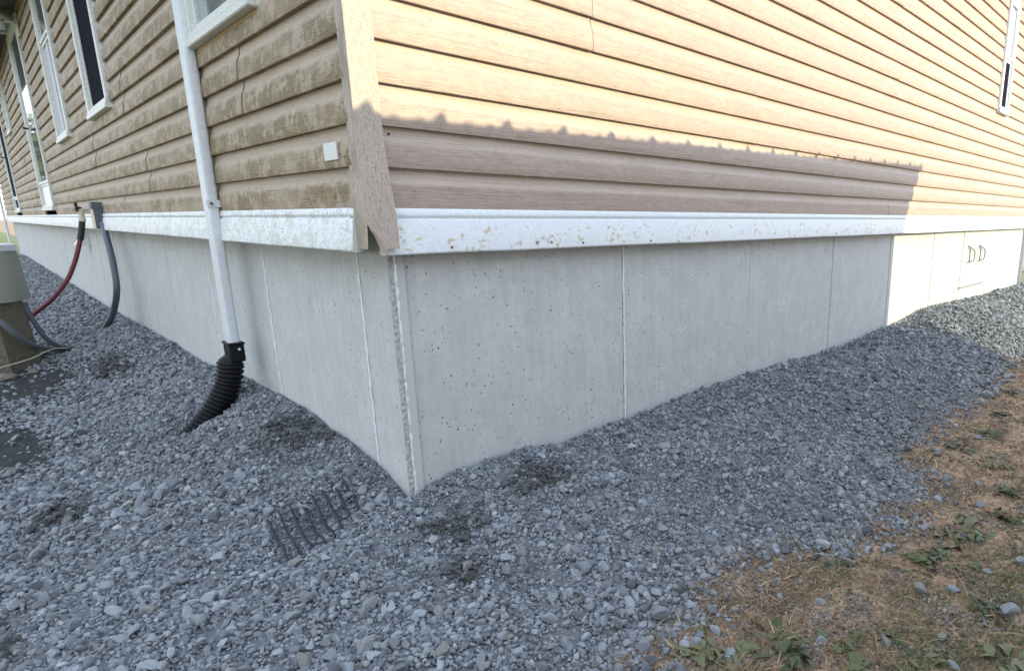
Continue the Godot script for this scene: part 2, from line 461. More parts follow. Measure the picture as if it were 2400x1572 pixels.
# ---------------------------------------------------------------- setting
func build_ground():
	var st = begin(); st.set_smooth_group(1)
	var xs = []; var zs = []
	for v in [-300.0, -120.0, -60.0, -30.0, -16.0, -9.0, -5.0]: xs.append(v)
	var v = -3.0
	while v < 10.0: xs.append(v); v += 0.10 if (v > -1.4 and v < 4.6) else 0.4
	for q in [10.5, 12.0, 16.0, 22.0, 30.0, 45.0, 70.0, 130.0, 300.0]: xs.append(q)
	for q in [-300.0, -150.0, -90.0, -60.0, -45.0, -36.0, -30.0, -26.0, -22.0]: zs.append(q)
	v = -19.5
	while v < 5.0: zs.append(v); v += 0.10 if (v > -2.0 and v < 2.6) else 0.5
	for q in [6.0, 9.0, 14.0, 25.0, 60.0, 150.0, 300.0]: zs.append(q)
	for i in xs.size() - 1:
		for j in zs.size() - 1:
			var q = func(a, b):
				var x = xs[a]; var z = zs[b]
				var y = lawn_height(x, z)
				if x > 34.0: y = -24.5 * 0.06
				return Vector3(x, y, z)
			quad(st, q.call(i, j+1), q.call(i+1, j+1), q.call(i+1, j), q.call(i, j))
	var m = M.soil
	put(done(st), "lawn_ground", m, self).set_meta("kind", "structure")
	# grass farther out, laid as a sheet of its own
	st = begin()
	var far = func(x0, z0, x1, z1):
		var n = 6
		for i in n:
			for j in n:
				var q = func(a, b):
					var x = lerpf(x0, x1, a / float(n)); var z = lerpf(z0, z1, b / float(n))
					var y = 0.02
					if x > 9.5: y -= (minf(x, 34.0) - 9.5) * 0.06
					return Vector3(x, y, z)
				quad(st, q.call(i, j+1), q.call(i+1, j+1), q.call(i+1, j), q.call(i, j))
	far.call(-280.0, -280.0, 280.0, -21.0)
	far.call(9.9, -20.9, 34.0, 30.0)
	far.call(34.1, -20.9, 280.0, 280.0)
	far.call(-280.0, -20.9, -2.0, 280.0)
	put(done(st), "grass_field", M.far_lawn, self).set_meta("kind", "structure")
	# the gravel bed the loose stones lie on
	st = begin(); st.set_smooth_group(2)
	var patch = func(x0, x1, z0, z1, step):
		var nx = int(ceil((x1 - x0) / step)); var nz = int(ceil((z1 - z0) / step))
		var hs = []
		for i in nx + 1:
			var row = PackedFloat32Array()
			for j in nz + 1: row.append(gravel_height(x0 + i * step, z0 + j * step))
			hs.append(row)
		for i in nx:
			for j in nz:
				var p = func(a, b): return Vector3(x0 + a * step, hs[a][b], z0 + b * step)
				quad(st, p.call(i, j+1), p.call(i+1, j+1), p.call(i+1, j), p.call(i, j))
	patch.call(-1.50, 0.10, -3.0, 1.50, 0.05)
	patch.call(-1.20, 0.10, -19.0, -3.0, 0.10)
	patch.call(0.10, 5.0, -0.05, 1.45, 0.05)
	patch.call(5.0, 9.6, -0.05, 1.45, 0.10)
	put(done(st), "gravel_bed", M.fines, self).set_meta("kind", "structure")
	# weed barrier showing where the gravel is thin
	st = begin(); st.set_smooth_group(3)
	for i in 22:
		for j in 60:
			var p = func(a, b):
				var x = -1.35 + a * 0.045; var z = -4.5 + b * 0.05
				return Vector3(x, ground_height(x, z) + 0.006 + 0.005 * lumps.get_noise_2d(x * 160, z * 90), z)
			if bare(-1.35 + i * 0.045, -4.5 + j * 0.05) > -0.35:
				quad(st, p.call(i, j+1), p.call(i+1, j+1), p.call(i+1, j), p.call(i, j))
	tag(put(done(st), "weed_barrier", M.fabric, self), "black weed barrier fabric showing through thin gravel beside the tub", "fabric")

# > 0 where the weed barrier lies bare
func bare(x, z):
	var a = 1.0 - Vector2((x + 0.86) / 0.22, (z + 2.15) / 0.42).length()
	var b = 1.0 - Vector2((x + 0.68) / 0.24, (z + 3.65) / 0.52).length()
	return maxf(a, b) + 0.35 * lumps.get_noise_2d(x * 60 + 50, z * 60)

# ---------------------------------------------------------------- stones
func rock_mesh(seed_, cuts, squash, shift):
	var r = RandomNumberGenerator.new(); r.seed = seed_
	var t = (1.0 + sqrt(5.0)) / 2.0
	var vs = []
	for p in [[-1,t,0],[1,t,0],[-1,-t,0],[1,-t,0],[0,-1,t],[0,1,t],[0,-1,-t],[0,1,-t],[t,0,-1],[t,0,1],[-t,0,-1],[-t,0,1]]:
		vs.append(Vector3(p[0], p[1], p[2]).normalized())
	var fs = [[0,11,5],[0,5,1],[0,1,7],[0,7,10],[0,10,11],[1,5,9],[5,11,4],[11,10,2],[10,7,6],[7,1,8],[3,9,4],[3,4,2],[3,2,6],[3,6,8],[3,8,9],[4,9,5],[2,4,11],[6,2,10],[8,6,7],[9,8,1]]
	var mid = {}
	var nf = []
	for f in fs:
		var e = []
		for k in 3:
			var a = f[k]; var b = f[(k+1) % 3]
			var key = Vector2i(min(a, b), max(a, b))
			if not mid.has(key):
				mid[key] = vs.size(); vs.append((vs[a] + vs[b]).normalized())
			e.append(mid[key])
		nf.append([f[0], e[0], e[2]]); nf.append([f[1], e[1], e[0]]); nf.append([f[2], e[2], e[1]]); nf.append([e[0], e[1], e[2]])
	var planes = []
	for i in cuts:
		planes.append([Vector3(r.randfn(), r.randfn(), r.randfn()).normalized(), r.randf_range(0.40, 0.80)])
	for i in vs.size():
		var v = vs[i] * (1.0 + r.randf_range(-0.10, 0.10))
		for p in planes:
			var d = v.dot(p[0])
			if d > p[1]: v -= p[0] * (d - p[1])
		vs[i] = v * squash
	var st = begin()
	for f in nf: tri(st, vs[f[0]], vs[f[1]], vs[f[2]])
	return done(st)

func stone_color(x, z):
	var k = rng.randf_range(0.56, 1.36)
	var c = Vector3(0.41, 0.43, 0.445)
	var t = rng.randf()
	if t < 0.05: c = Vector3(0.37, 0.355, 0.32)
	elif t < 0.20: c = Vector3(0.25, 0.262, 0.28)
	elif t < 0.25: c = Vector3(0.52, 0.53, 0.53)
	# soil worked into the stone: brown patches
	var s = 0.0
	for p in [[-0.03, -0.70, 0.20, 0.24], [0.42, 0.20, 0.17, 0.13], [0.07, 0.24, 0.13, 0.11], [-0.03, 0.42, 0.07, 0.07], [-0.70, -0.95, 0.10, 0.14], [-0.26, -3.4, 0.16, 0.5], [-0.95, -0.2, 0.14, 0.2]]:
		s = maxf(s, 1.0 - Vector2((x - p[0]) / p[2], (z - p[1]) / p[3]).length() + 0.6 * soil_patch.get_noise_2d(x * 90, z * 90))
	if s > 0.15 and rng.randf() < 0.85: c = c.lerp(Vector3(0.075, 0.066, 0.052), clampf(s * 1.6, 0.0, 0.8))
	return Color(c.x * k, c.y * k, c.z * k)

func build_gravel():
	var meshes = []
	for i in 6:
		meshes.append(rock_mesh(100 + i, 7 + i % 4, [Vector3(1.05, 0.76, 0.80), Vector3(1, 0.88, 0.9), Vector3(1.12, 0.56, 0.78), Vector3(1.12, 0.76, 0.70), Vector3(0.98, 0.70, 0.95), Vector3(1.25, 0.64, 0.64)][i], 0))
	var xf = []; var cols = []
	for i in 6: xf.append([]); cols.append([])
	var eye = Vector2(-0.779, 1.84)
	# [cell, smallest, largest radius, nearest, farthest, share kept]
	var layers = [[0.0078, 0.0030, 0.0060, 0.0, 2.6, 0.95], [0.0120, 0.0052, 0.0090, 0.0, 4.2, 0.92], [0.024, 0.0085, 0.0132, 0.0, 6.0, 0.62], [0.042, 0.0120, 0.0210, 0.0, 4.5, 0.50], [0.024, 0.0105, 0.0175, 4.0, 7.0, 0.9], [0.032, 0.0135, 0.024, 6.0, 20.0, 1.0]]
	for L in layers:
		for rect in [[-1.42, 0.055, -18.4, 1.40], [0.055, 9.3, -0.025, 1.40]]:
			var cell = L[0]
			var x = rect[0]
			while x < rect[1]:
				var z = rect[2]
				# skip far cells fast
				var zmin = maxf(rect[2], eye.y - L[4])
				z = rect[2] + floor((zmin - rect[2]) / cell) * cell
				while z < rect[3]:
					var px = x + rng.randf() * cell; var pz = z + rng.randf() * cell
					z += cell
					var d = eye.distance_to(Vector2(px, pz))
					if d < L[3] or d > L[4] or px > rect[1] or pz > rect[3]: continue
					if rng.randf() > L[5]: continue
					var b = bed(px, pz)
					var over = b[2] - b[1] + 0.10 * lumps.get_noise_2d(px * 70, pz * 70)
					if over > 0.0 and rng.randf() > exp(-over * 20.0): continue
					if px < -0.35 and pz < -1.6 and rng.randf() < clampf(bare(px, pz) * 3.5 + 0.25, 0.0, 0.93): continue
					var size_n = lumps.get_noise_2d(px * 22 + 300, pz * 22)
					var r = lerpf(L[1], L[2], pow(rng.randf(), 1.3)) * (1.0 + 0.35 * size_n) * (0.9 + 0.2 * b[2] / b[1])
					if L[1] >= 0.016 and L[3] < 1.0 and rng.randf() > clampf(0.18 + 1.9 * size_n + 0.9 * smoothstep(0.35, 0.95, b[2] / b[1]), 0.04, 1.0): continue
					if r > b[2] * 0.8: continue
					var y = ground_height(px, pz) + r * rng.randf_range(0.0, 0.75)
					var bs = Basis.from_euler(Vector3(rng.randfn() * 0.5, rng.randf() * TAU, rng.randfn() * 0.5)).scaled_local(Vector3.ONE * r * rng.randf_range(0.95, 1.3))
					var k = rng.randi() % 6
					xf[k].append(Transform3D(bs, Vector3(px, y, pz))); cols[k].append(stone_color(px, pz))
				x += cell
	var root = thing("gravel", Vector3.ZERO, "blue-grey crushed stone heaped against the foundation", "gravel")
	root.set_meta("kind", "stuff")
	var total = 0
	for k in 6:
		var mm = MultiMesh.new(); mm.transform_format = MultiMesh.TRANSFORM_3D; mm.use_colors = true
		mm.mesh = meshes[k]; mm.instance_count = xf[k].size()
		for i in xf[k].size():
			mm.set_instance_transform(i, xf[k][i]); mm.set_instance_color(i, cols[k][i])
		total += xf[k].size()
		var o = MultiMeshInstance3D.new(); o.name = "stones"; o.multimesh = mm; o.material_override = M.rock
		o.set_meta("kind", "stuff")
		root.add_child(o, true)
	print("stones ", total)
	# larger stones one can pick out
	var vmat = M.rock
	var mats = []
	for i in 5:
		var m = vmat.duplicate(); m.vertex_color_use_as_albedo = false
		m.albedo_color = lin(0.41, 0.43, 0.44) if i < 4 else lin(0.37, 0.35, 0.31)
		mats.append(m)
	for p in [[1.23,1.16,.020],[1.24,1.24,.022],[.86,1.36,.026],[.93,1.43,.024],[.59,1.37,.022],[.92,1.57,.030],[.69,1.47,.022],[.63,1.17,.018],[.29,1.11,.022],[.27,1.02,.020],[1.22,1.53,.022],[.56,1.08,.016],[.65,.96,.020],[1.56,1.33,.022],[1.71,1.16,.024],[1.75,1.27,.022],[.62,1.52,.016],[1.02,1.20,.018],[2.3,1.12,.024],[2.9,1.0,.025],[1.4,1.25,.016],[.48,1.25,.017],[1.95,1.05,.022],[1.1,1.47,.016]]:
		var mi = rng.randi() % 5
		var o = put(meshes[rng.randi() % 6], "loose_stone", mats[mi], self, Transform3D(Basis.from_euler(Vector3(rng.randfn() * 0.2, rng.randf() * TAU, rng.randfn() * 0.2)).scaled_local(Vector3.ONE * p[2]), Vector3(p[0], ground_height(p[0], p[1]) + p[2] * 0.25, p[1])))
		tag(o, ("blue-grey" if mi < 4 else "brownish") + " stone lying loose on the weedy soil away from the gravel bed", "stone", ("blue-grey" if mi < 4 else "brownish") + " loose stones strewn over the bare soil")
	for p in [[.00,.03,.034],[-.05,-.12,.036],[-.02,-.05,.040],[-.07,-.02,.032],[-.10,-.18,.030],[.03,.09,.026],[.17,.13,.028],[.26,.18,.024],[-.25,.40,.033],[-.40,.30,.034],[-.14,.52,.034],[-.05,.60,.035],[-.55,.12,.034],[.05,.72,.034],[.16,.80,.030],[-.33,.14,.028],[-.62,-.05,.032],[.28,.62,.028],[-.16,.30,.024],[-.48,-.35,.030],[-.2,.66,.036],[.0,.42,.030],[.12,.35,.028],[-.32,.52,.036]]:
		var rr = p[2] * 0.70
		var mi = rng.randi() % 5
		var o = put(meshes[rng.randi() % 6], "gravel_stone", mats[mi], self, Transform3D(Basis.from_euler(Vector3(rng.randfn() * 0.25, rng.randf() * TAU, rng.randfn() * 0.25)).scaled_local(Vector3.ONE * rr), Vector3(p[0], ground_height(p[0], p[1]) + rr * 0.45, p[1])))
		tag(o, "egg-sized %s stone lying on top of the finer grey gravel" % ["blue-grey" if mi < 4 else "brownish"], "stone", "larger %s stones on the gravel bed" % ["blue-grey" if mi < 4 else "brownish"])

# ---------------------------------------------------------------- soil litter: pebbles, thatch, weeds
func build_litter():
	var pebble = rock_mesh(333, 6, Vector3(1, 0.6, 0.8), 0)
	var xf = []; var cols = []
	var spot = func(): # denser towards the camera, over the wedge of soil in front of the gravel
		var rr = 0.75 * pow(8.0, rng.randf()); var a = rng.randf_range(-0.10, 1.15)
		return Vector2(-0.779 + cos(a) * rr, 1.84 - sin(a) * rr)
	for i in 240000:
		var sp = spot.call(); var x = sp.x; var z = sp.y
		if z < 0.6: continue
		var b = bed(x, z)
		if b[2] < b[1] - 0.08: continue
		var n = soil_patch.get_noise_2d(x * 55, z * 55)
		if n < -0.02 + rng.randf() * 0.25 and rng.randf() < 0.72: continue
		var r = lerpf(0.0016, 0.0068, pow(rng.randf(), 1.8)) * (1.0 + 0.10 * Vector2(x + 0.78, z - 1.84).length())
		var y = ground_height(x, z) + r * 0.2
		xf.append(Transform3D(Basis.from_euler(Vector3(rng.randfn() * 0.3, rng.randf() * TAU, rng.randfn() * 0.3)).scaled_local(Vector3.ONE * r), Vector3(x, y, z)))
		var k = rng.randf_range(0.6, 1.25)
		var c = Vector3(0.36, 0.29, 0.21)
		var t = rng.randf()
		if t < 0.30: c = Vector3(0.50, 0.44, 0.35)
		elif t < 0.5: c = Vector3(0.31, 0.29, 0.26)
		elif t < 0.7: c = Vector3(0.24, 0.15, 0.09)
		cols.append(Color(c.x * k, c.y * k, c.z * k))
	var mm = MultiMesh.new(); mm.transform_format = MultiMesh.TRANSFORM_3D; mm.use_colors = true
	print("pebbles ", xf.size())
	mm.mesh = pebble; mm.instance_count = xf.size()
	for i in xf.size(): mm.set_instance_transform(i, xf[i]); mm.set_instance_color(i, cols[i])
	var o = MultiMeshInstance3D.new(); o.name = "pebbles"; o.multimesh = mm; o.material_override = M.rock; add_child(o)
	tag(o, "small tan and cream pebbles pressed into the brown soil", "pebbles", "", "stuff")
	# thatch: short dry and green blades
	var st = begin()
	var seg = 3
	for i in seg:
		var t0 = float(i) / seg; var t1 = float(i + 1) / seg
		var w0 = 0.05 * (1.0 - t0 * 0.9); var w1 = 0.05 * (1.0 - t1 * 0.9)
		var y0 = sin(t0 * 2.3) * 0.30; var y1 = sin(t1 * 2.3) * 0.30
		quad(st, Vector3(t0, y0, w0), Vector3(t1, y1, w1), Vector3(t1, y1, -w1), Vector3(t0, y0, -w0))
	var blade = done(st)
	xf = []; cols = []
	for i in 300000:
		var sp = spot.call(); var x = sp.x; var z = sp.y
		if z < 0.6: continue
		var b = bed(x, z)
		if b[2] < b[1] - 0.03: continue
		var n = soil_patch.get_noise_2d(x * 38 + 200, z * 38)
		var g = soil_patch.get_noise_2d(x * 20 - 400, z * 20) + 1.1 * smoothstep(1.25, 1.60, z) - 0.22
		if n < -0.10 and rng.randf() < 0.75: continue
		var l = rng.randf_range(0.007, 0.022) * (1.8 if rng.randf() < 0.10 else 1.0) * (1.0 + 0.12 * Vector2(x + 0.78, z - 1.84).length())
		var bs = Basis.from_euler(Vector3(rng.randfn() * 0.35, rng.randf() * TAU, absf(rng.randfn()) * 0.22)).scaled_local(Vector3(l, l * rng.randf_range(0.2, 1.1), l))
		xf.append(Transform3D(bs, Vector3(x, ground_height(x, z) + 0.001, z)))
		var k = rng.randf_range(0.55, 1.3)
		var c = Vector3(0.27, 0.18, 0.10)
		if rng.randf() < 0.25: c = Vector3(0.16, 0.095, 0.05)
		if rng.randf() < 0.06: c = Vector3(0.44, 0.34, 0.20)
		if rng.randf() < clampf(g * 1.0 + 0.02, 0.02, 0.6): c = Vector3(0.075, 0.10, 0.03)
		cols.append(Color(c.x * k, c.y * k, c.z * k))
	mm = MultiMesh.new(); mm.transform_format = MultiMesh.TRANSFORM_3D; mm.use_colors = true
	print("blades ", xf.size())
	mm.mesh = blade; mm.instance_count = xf.size()
	for i in xf.size(): mm.set_instance_transform(i, xf[i]); mm.set_instance_color(i, cols[i])
	o = MultiMeshInstance3D.new(); o.name = "dry_grass"; o.multimesh = mm; o.material_override = M.blade; add_child(o)
	tag(o, "short dry brown and green grass blades matted over the soil", "grass", "", "stuff")
	# broad-leaved weeds
	var leaves = []
	for v in 4:
		st = begin(); st.set_smooth_group(1)
		var r = RandomNumberGenerator.new(); r.seed = 900 + v
		var n = 6
		var wide = [0.17, 0.22, 0.14, 0.26][v]
		var tip = [0.30, 0.18, 0.34, 0.10][v]
		var bend = [0.5, 0.9, 0.3, 0.7][v]
		var prev = []
		for i in n + 1:
			var t = float(i) / n
			var w = wide * pow(sin(PI * pow(t, 0.75) * 0.98 + 0.02), 0.8) * (1.0 + r.randf_range(-0.15, 0.15))
			if i == n: w = 0.002
			var y = 0.45 * sin(t * (1.6 + bend)) - t * t * tip
			var fold = w * 0.35
			var row = [Vector3(t, y + fold + r.randf_range(-0.02, 0.02), -w), Vector3(t, y, 0), Vector3(t, y + fold + r.randf_range(-0.02, 0.02), w)]
			if i > 0:
				for k in 2: quad(st, prev[k], prev[k+1], row[k+1], row[k])
			prev = row
		leaves.append(done(st))
	var greens = []
	for c in [[0.11, 0.13, 0.05], [0.075, 0.092, 0.038], [0.16, 0.17, 0.085], [0.05, 0.062, 0.03], [0.17, 0.155, 0.07]]:
		var m = M.leaf.duplicate(); m.vertex_color_use_as_albedo = false; m.albedo_color = lin(c[0], c[1], c[2])
		m.backlight_enabled = true; m.backlight = lin(c[0] * 0.3, c[1] * 0.3, c[2] * 0.2)
		greens.append(m)
	var spots = [[.245,1.06,.075],[.30,1.13,.080],[.369,1.222,.085],[.42,1.17,.070],[.52,1.30,.060],[.847,1.106,.060],[1.03,1.30,.075],[1.066,1.314,.075],[1.08,1.40,.070],[1.18,1.36,.080],[1.307,1.385,.090],[1.24,1.30,.065],[1.40,1.33,.070],[.625,1.368,.055],[.886,1.531,.07],[.70,1.62,.09],[.464,1.371,.075],[2.39,1.169,.10],[2.10,1.098,.09],[.33,1.0,.05],[.95,1.31,.055],[.20,1.12,.07],[.55,1.47,.06],[1.5,1.42,.08],[1.75,1.38,.08],[2.0,1.3,.08],[2.8,1.12,.10],[3.3,1.05,.1]]
	var tone = ["bright green", "dark green", "pale green", "blackish green", "yellowish green"]
	for i in spots.size():
		var p = spots[i]
		var g = (i * 3 + int(p[2] * 300)) % 5
		var small = p[2] < 0.072
		var t = thing("weed", Vector3(p[0], ground_height(p[0], p[1]), p[1]), "%s %s broad-leaved weed lying flat on the brown soil" % ["small" if small else "large", tone[g]], "weed", "%s %s weeds in the bare soil" % ["small" if small else "large", tone[g]])
		var n = rng.randi_range(12, 18)
		var a0 = rng.randf() * TAU
		for k in n:
			var l = p[2] * rng.randf_range(0.28, 0.72)
			var bs = Basis.from_euler(Vector3(rng.randfn() * 0.35, a0 + TAU * k / n + rng.randfn() * 0.4, rng.randf_range(-0.25, 0.2))).scaled_local(Vector3(l, l * rng.randf_range(0.35, 0.9), l * rng.randf_range(0.7, 1.2)))
			put(leaves[rng.randi() % 4], "leaf", greens[g], t, Transform3D(bs, Vector3(rng.randfn() * 0.022, 0.003, rng.randfn() * 0.022)))
	# a few long stalks
	for p in [[1.15,1.50,.16,0.4],[0.78,1.55,.18,1.2],[0.95,1.62,.2,2.2],[1.02,1.12,.13,0.2],[2.35,1.02,.22,0.1],[0.62,1.32,.12,2.6],[0.9,1.48,.16,-0.6]]:
		var a = p[3]; var y0 = ground_height(p[0], p[1]) + 0.004
		var d = Vector3(cos(a), 0, sin(a)) * p[2]
		var b = Vector3(p[0], y0, p[1])
		tag(put(tube_mesh(curve([b, b + d * 0.4 + Vector3(0, 0.018, 0), b + d + Vector3(0, 0.004, 0)], 6), [0.0013, 0.0013, 0.0012, 0.0011, 0.001, 0.0008, 0.0006], 5), "dry_stalk", M.wood, self), "single long straw-coloured stalk lying on the soil", "stalk", "dry stalks on the soil")

# ---------------------------------------------------------------- house
var openings = [[], []]

# lap profile: [height as a share of the lap, depth]
var profile = [[0.0, 0.0170], [0.03, 0.0182], [0.30, 0.0172], [0.52, 0.0156], [0.58, 0.0142], [0.64, 0.0112], [0.70, 0.0072], [0.76, 0.0048], [0.88, 0.0028], [1.0, 0.0012]]

func siding_piece(side, s0, s1, k0, k1, mat, house, lift):
	var st = begin()
	var u0 = rng.randf() * 3.6; var vlap = rng.randi() % 4
	var any = false
	for k in range(k0, k1):
		var spans = cut_spans(side, s0, s1, k)
		for sp in spans:
			any = true
			var n = max(1, int(ceil((sp[1] - sp[0]) / 0.22)))
			var pt = func(i, j):
				var s = lerpf(sp[0], sp[1], float(i) / n)
				var t = profile[j][0]
				var y = TY + (k + t) * LAP
				var o = profile[j][1] + 0.0011 * wobble.get_noise_3d(s * 34, y * 60, side * 50) * (1.0 - t)
				if lift > 0 and s1 - s < 0.23: o += 0.0045 * (1.0 - (s1 - s) / 0.23) * (1.0 - 0.5 * t)
				if k == 0: o = minf(o, 0.0135)
				return W(side, s, y, o)
			for i in n:
				st.set_smooth_group(k)
				var sa = lerpf(sp[0], sp[1], float(i) / n) + u0; var sb = lerpf(sp[0], sp[1], float(i + 1) / n) + u0
				for j in profile.size() - 1:
					var va = (vlap + k + 1 - profile[j][0]) / 4.0; var vb = (vlap + k + 1 - profile[j+1][0]) / 4.0
					quad(st, pt.call(i, j), pt.call(i+1, j), pt.call(i+1, j+1), pt.call(i, j+1), Vector2(sa/3.6, va), Vector2(sb/3.6, va), Vector2(sb/3.6, vb), Vector2(sa/3.6, vb))
				st.set_smooth_group(-1)
				var a = pt.call(i, 0); var b = pt.call(i+1, 0)
				var va0 = (vlap + k + 0.97) / 4.0
				var dn = Vector3.UP * 0.001
				var ia = W(side, lerpf(sp[0], sp[1], float(i) / n), a.y + 0.001, 0.0); var ib = W(side, lerpf(sp[0], sp[1], float(i+1) / n), b.y + 0.001, 0.0)
				quad(st, ia, ib, b, a, Vector2(sa/3.6, va0), Vector2(sb/3.6, va0), Vector2(sb/3.6, va0), Vector2(sa/3.6, va0))
			# cut ends
			st.set_smooth_group(-1)
			for e in [0, n]:
				for j in profile.size() - 1:
					var p = pt.call(e, j); var q = pt.call(e, j+1)
					var s = sp[0] if e == 0 else sp[1]
					var pi = W(side, s, p.y, -0.001); var qi = W(side, s, q.y, -0.001)
					if e == 0: quad(st, pi, p, q, qi)
					else: quad(st, p, pi, qi, q)
	if any: put(done(st), "siding_panel", mat, house)

func cut_spans(side, s0, s1, k):
	var spans = [[s0, s1]]
	for o in openings[side]:
		if o.y0 < TY + (k + 0.45) * LAP and o.y1 > TY + (k + 0.9) * LAP:
			var ns = []
			for sp in spans:
				if o.s1 <= sp[0] or o.s0 >= sp[1]: ns.append(sp)
				else:
					if o.s0 - sp[0] > 0.02: ns.append([sp[0], o.s0])
					if sp[1] - o.s1 > 0.02: ns.append([o.s1, sp[1]])
			spans = ns
	return spans

func wall_panels(side, s_lo, s_hi, top, joints, mat, house):
	# bottom half panel, then two laps to a panel, lowest butt at lap 1
	var rows = [[0, 1]]
	var k = 1
	while k < top: rows.append([k, mini(k + 2, top)]); k += 2
	for r in rows:
		var js = joints.get(r[0], [])
		var cuts = [s_lo]; cuts.append_array(js); cuts.append(s_hi)
		for i in cuts.size() - 1:
			var last = i == cuts.size() - 2
			var end = cuts[i+1] - (0.0 if last else 0.0058)
			var low = cut_spans(side, cuts[i], end, r[0]); var high = cut_spans(side, cuts[i], end, r[1] - 1)
			if low.size() > 1 and low == high:
				for sp in low: siding_piece(side, sp[0], sp[1], r[0], r[1], mat, house, 0)
			else:
				siding_piece(side, cuts[i], end, r[0], r[1], mat, house, 0 if last else 1)

# window or door opening: frame with mitred look, sash, pane, what shows behind
func window(side, s0, s1, y0, y1, house, o):
	var w = Node3D.new(); w.name = "window" if not o.get("door", false) else "door"; house.add_child(w, true)
	if o.has("label"): w.set_meta("label", o.label)
	var fw = o.get("fw", 0.055); var pr = 0.034
	var bxm = func(a0, b0, o0, a1, b1, o1, ch):
		var p = W(side, a0, b0, o0); var q = W(side, a1, b1, o1)
		return box_mesh(Vector3(minf(p.x,q.x), minf(p.y,q.y), minf(p.z,q.z)), Vector3(maxf(p.x,q.x), maxf(p.y,q.y), maxf(p.z,q.z)), ch)
	var fm = o.get("frame", M.frame)
	put(bxm.call(s0, y0 + fw, -0.03, s0 + fw, y1, pr, 0.004), "frame", fm, w)
	put(bxm.call(s1 - fw, y0 + fw, -0.03, s1, y1, pr, 0.004), "frame", fm, w)
	put(bxm.call(s0 + fw, y1 - fw, -0.03, s1 - fw, y1, pr - 0.002, 0.004), "frame", fm, w)
	put(bxm.call(s0, y0, -0.03, s1, y0 + fw * 0.55, pr + 0.012, 0.004), "sill", fm, w)
	put(bxm.call(s0 + 0.003, y0 + fw * 0.55 + 0.002, -0.03, s1 - 0.003, y0 + fw, pr + 0.004, 0.003), "sill", fm, w)
	if o.get("strip", false): put(bxm.call(s0 + 0.05, y0 - 0.014, 0.0, s1 - 0.02, y0 - 0.003, 0.018, 0.002), "shim", M.wood, w)
	var a0 = s0 + fw; var a1 = s1 - fw; var b0 = y0 + fw; var b1 = y1 - fw
	# reveal and what stands behind the glass
	var bk = o.get("depth", 0.55)
	put(bxm.call(a0 - 0.02, b0 - 0.02, -bk - 0.01, a1 + 0.02, b1 + 0.02, -bk, 0.0), "curtain", o.get("back", M.room), w)
	for e in [[a0 - 0.02, b0, a0 - 0.008, b1], [a1 + 0.008, b0, a1 + 0.02, b1], [a0, b0 - 0.02, a1, b0 - 0.008], [a0, b1 + 0.008, a1, b1 + 0.02]]:
		put(bxm.call(e[0], e[1], -bk + 0.001, e[2], e[3], -0.031, 0.0), "reveal", M.room, w)
	var rail = o.get("rail", -1.0)
	var sash = 0.028
	var zs = [[b0, b1]]
	if rail > 0: zs = [[b0, rail], [rail, b1]]
	for i in zs.size():
		var lo = zs[i][0]; var hi = zs[i][1]
		var off = 0.0 if i == 0 else 0.010
		if zs.size() == 1 and o.get("door", false): off = 0.01
		put(bxm.call(a0, lo, -0.005 + off, a0 + sash, hi, 0.014 + off, 0.002), "sash", fm, w)
		put(bxm.call(a1 - sash, lo, -0.005 + off, a1, hi, 0.014 + off, 0.002), "sash", fm, w)
		put(bxm.call(a0 + sash, lo, -0.005 + off, a1 - sash, lo + sash, 0.016 + off, 0.002), "sash", fm, w)
		put(bxm.call(a0 + sash, hi - sash, -0.005 + off, a1 - sash, hi, 0.016 + off, 0.002), "sash", fm, w)
		var which = o.get("panes", ["glass", "glass"])[i]
		var pm = M.glass if which == "glass" else (M.screen if which == "screen" else (M.blind if which == "blind" else M.door))
		put(bxm.call(a0 + sash, lo + sash, 0.002 + off, a1 - sash, hi - sash, 0.006 + off, 0.0), "pane" if which != "screen" else "insect_screen", pm, w)
		if which == "blind" and o.get("slats", false):
			put(bxm.call((a0 + a1) / 2 - 0.012, lo + sash, 0.006 + off, (a0 + a1) / 2 + 0.012, hi - sash, 0.016 + off, 0.002), "mullion", fm, w)
	return w

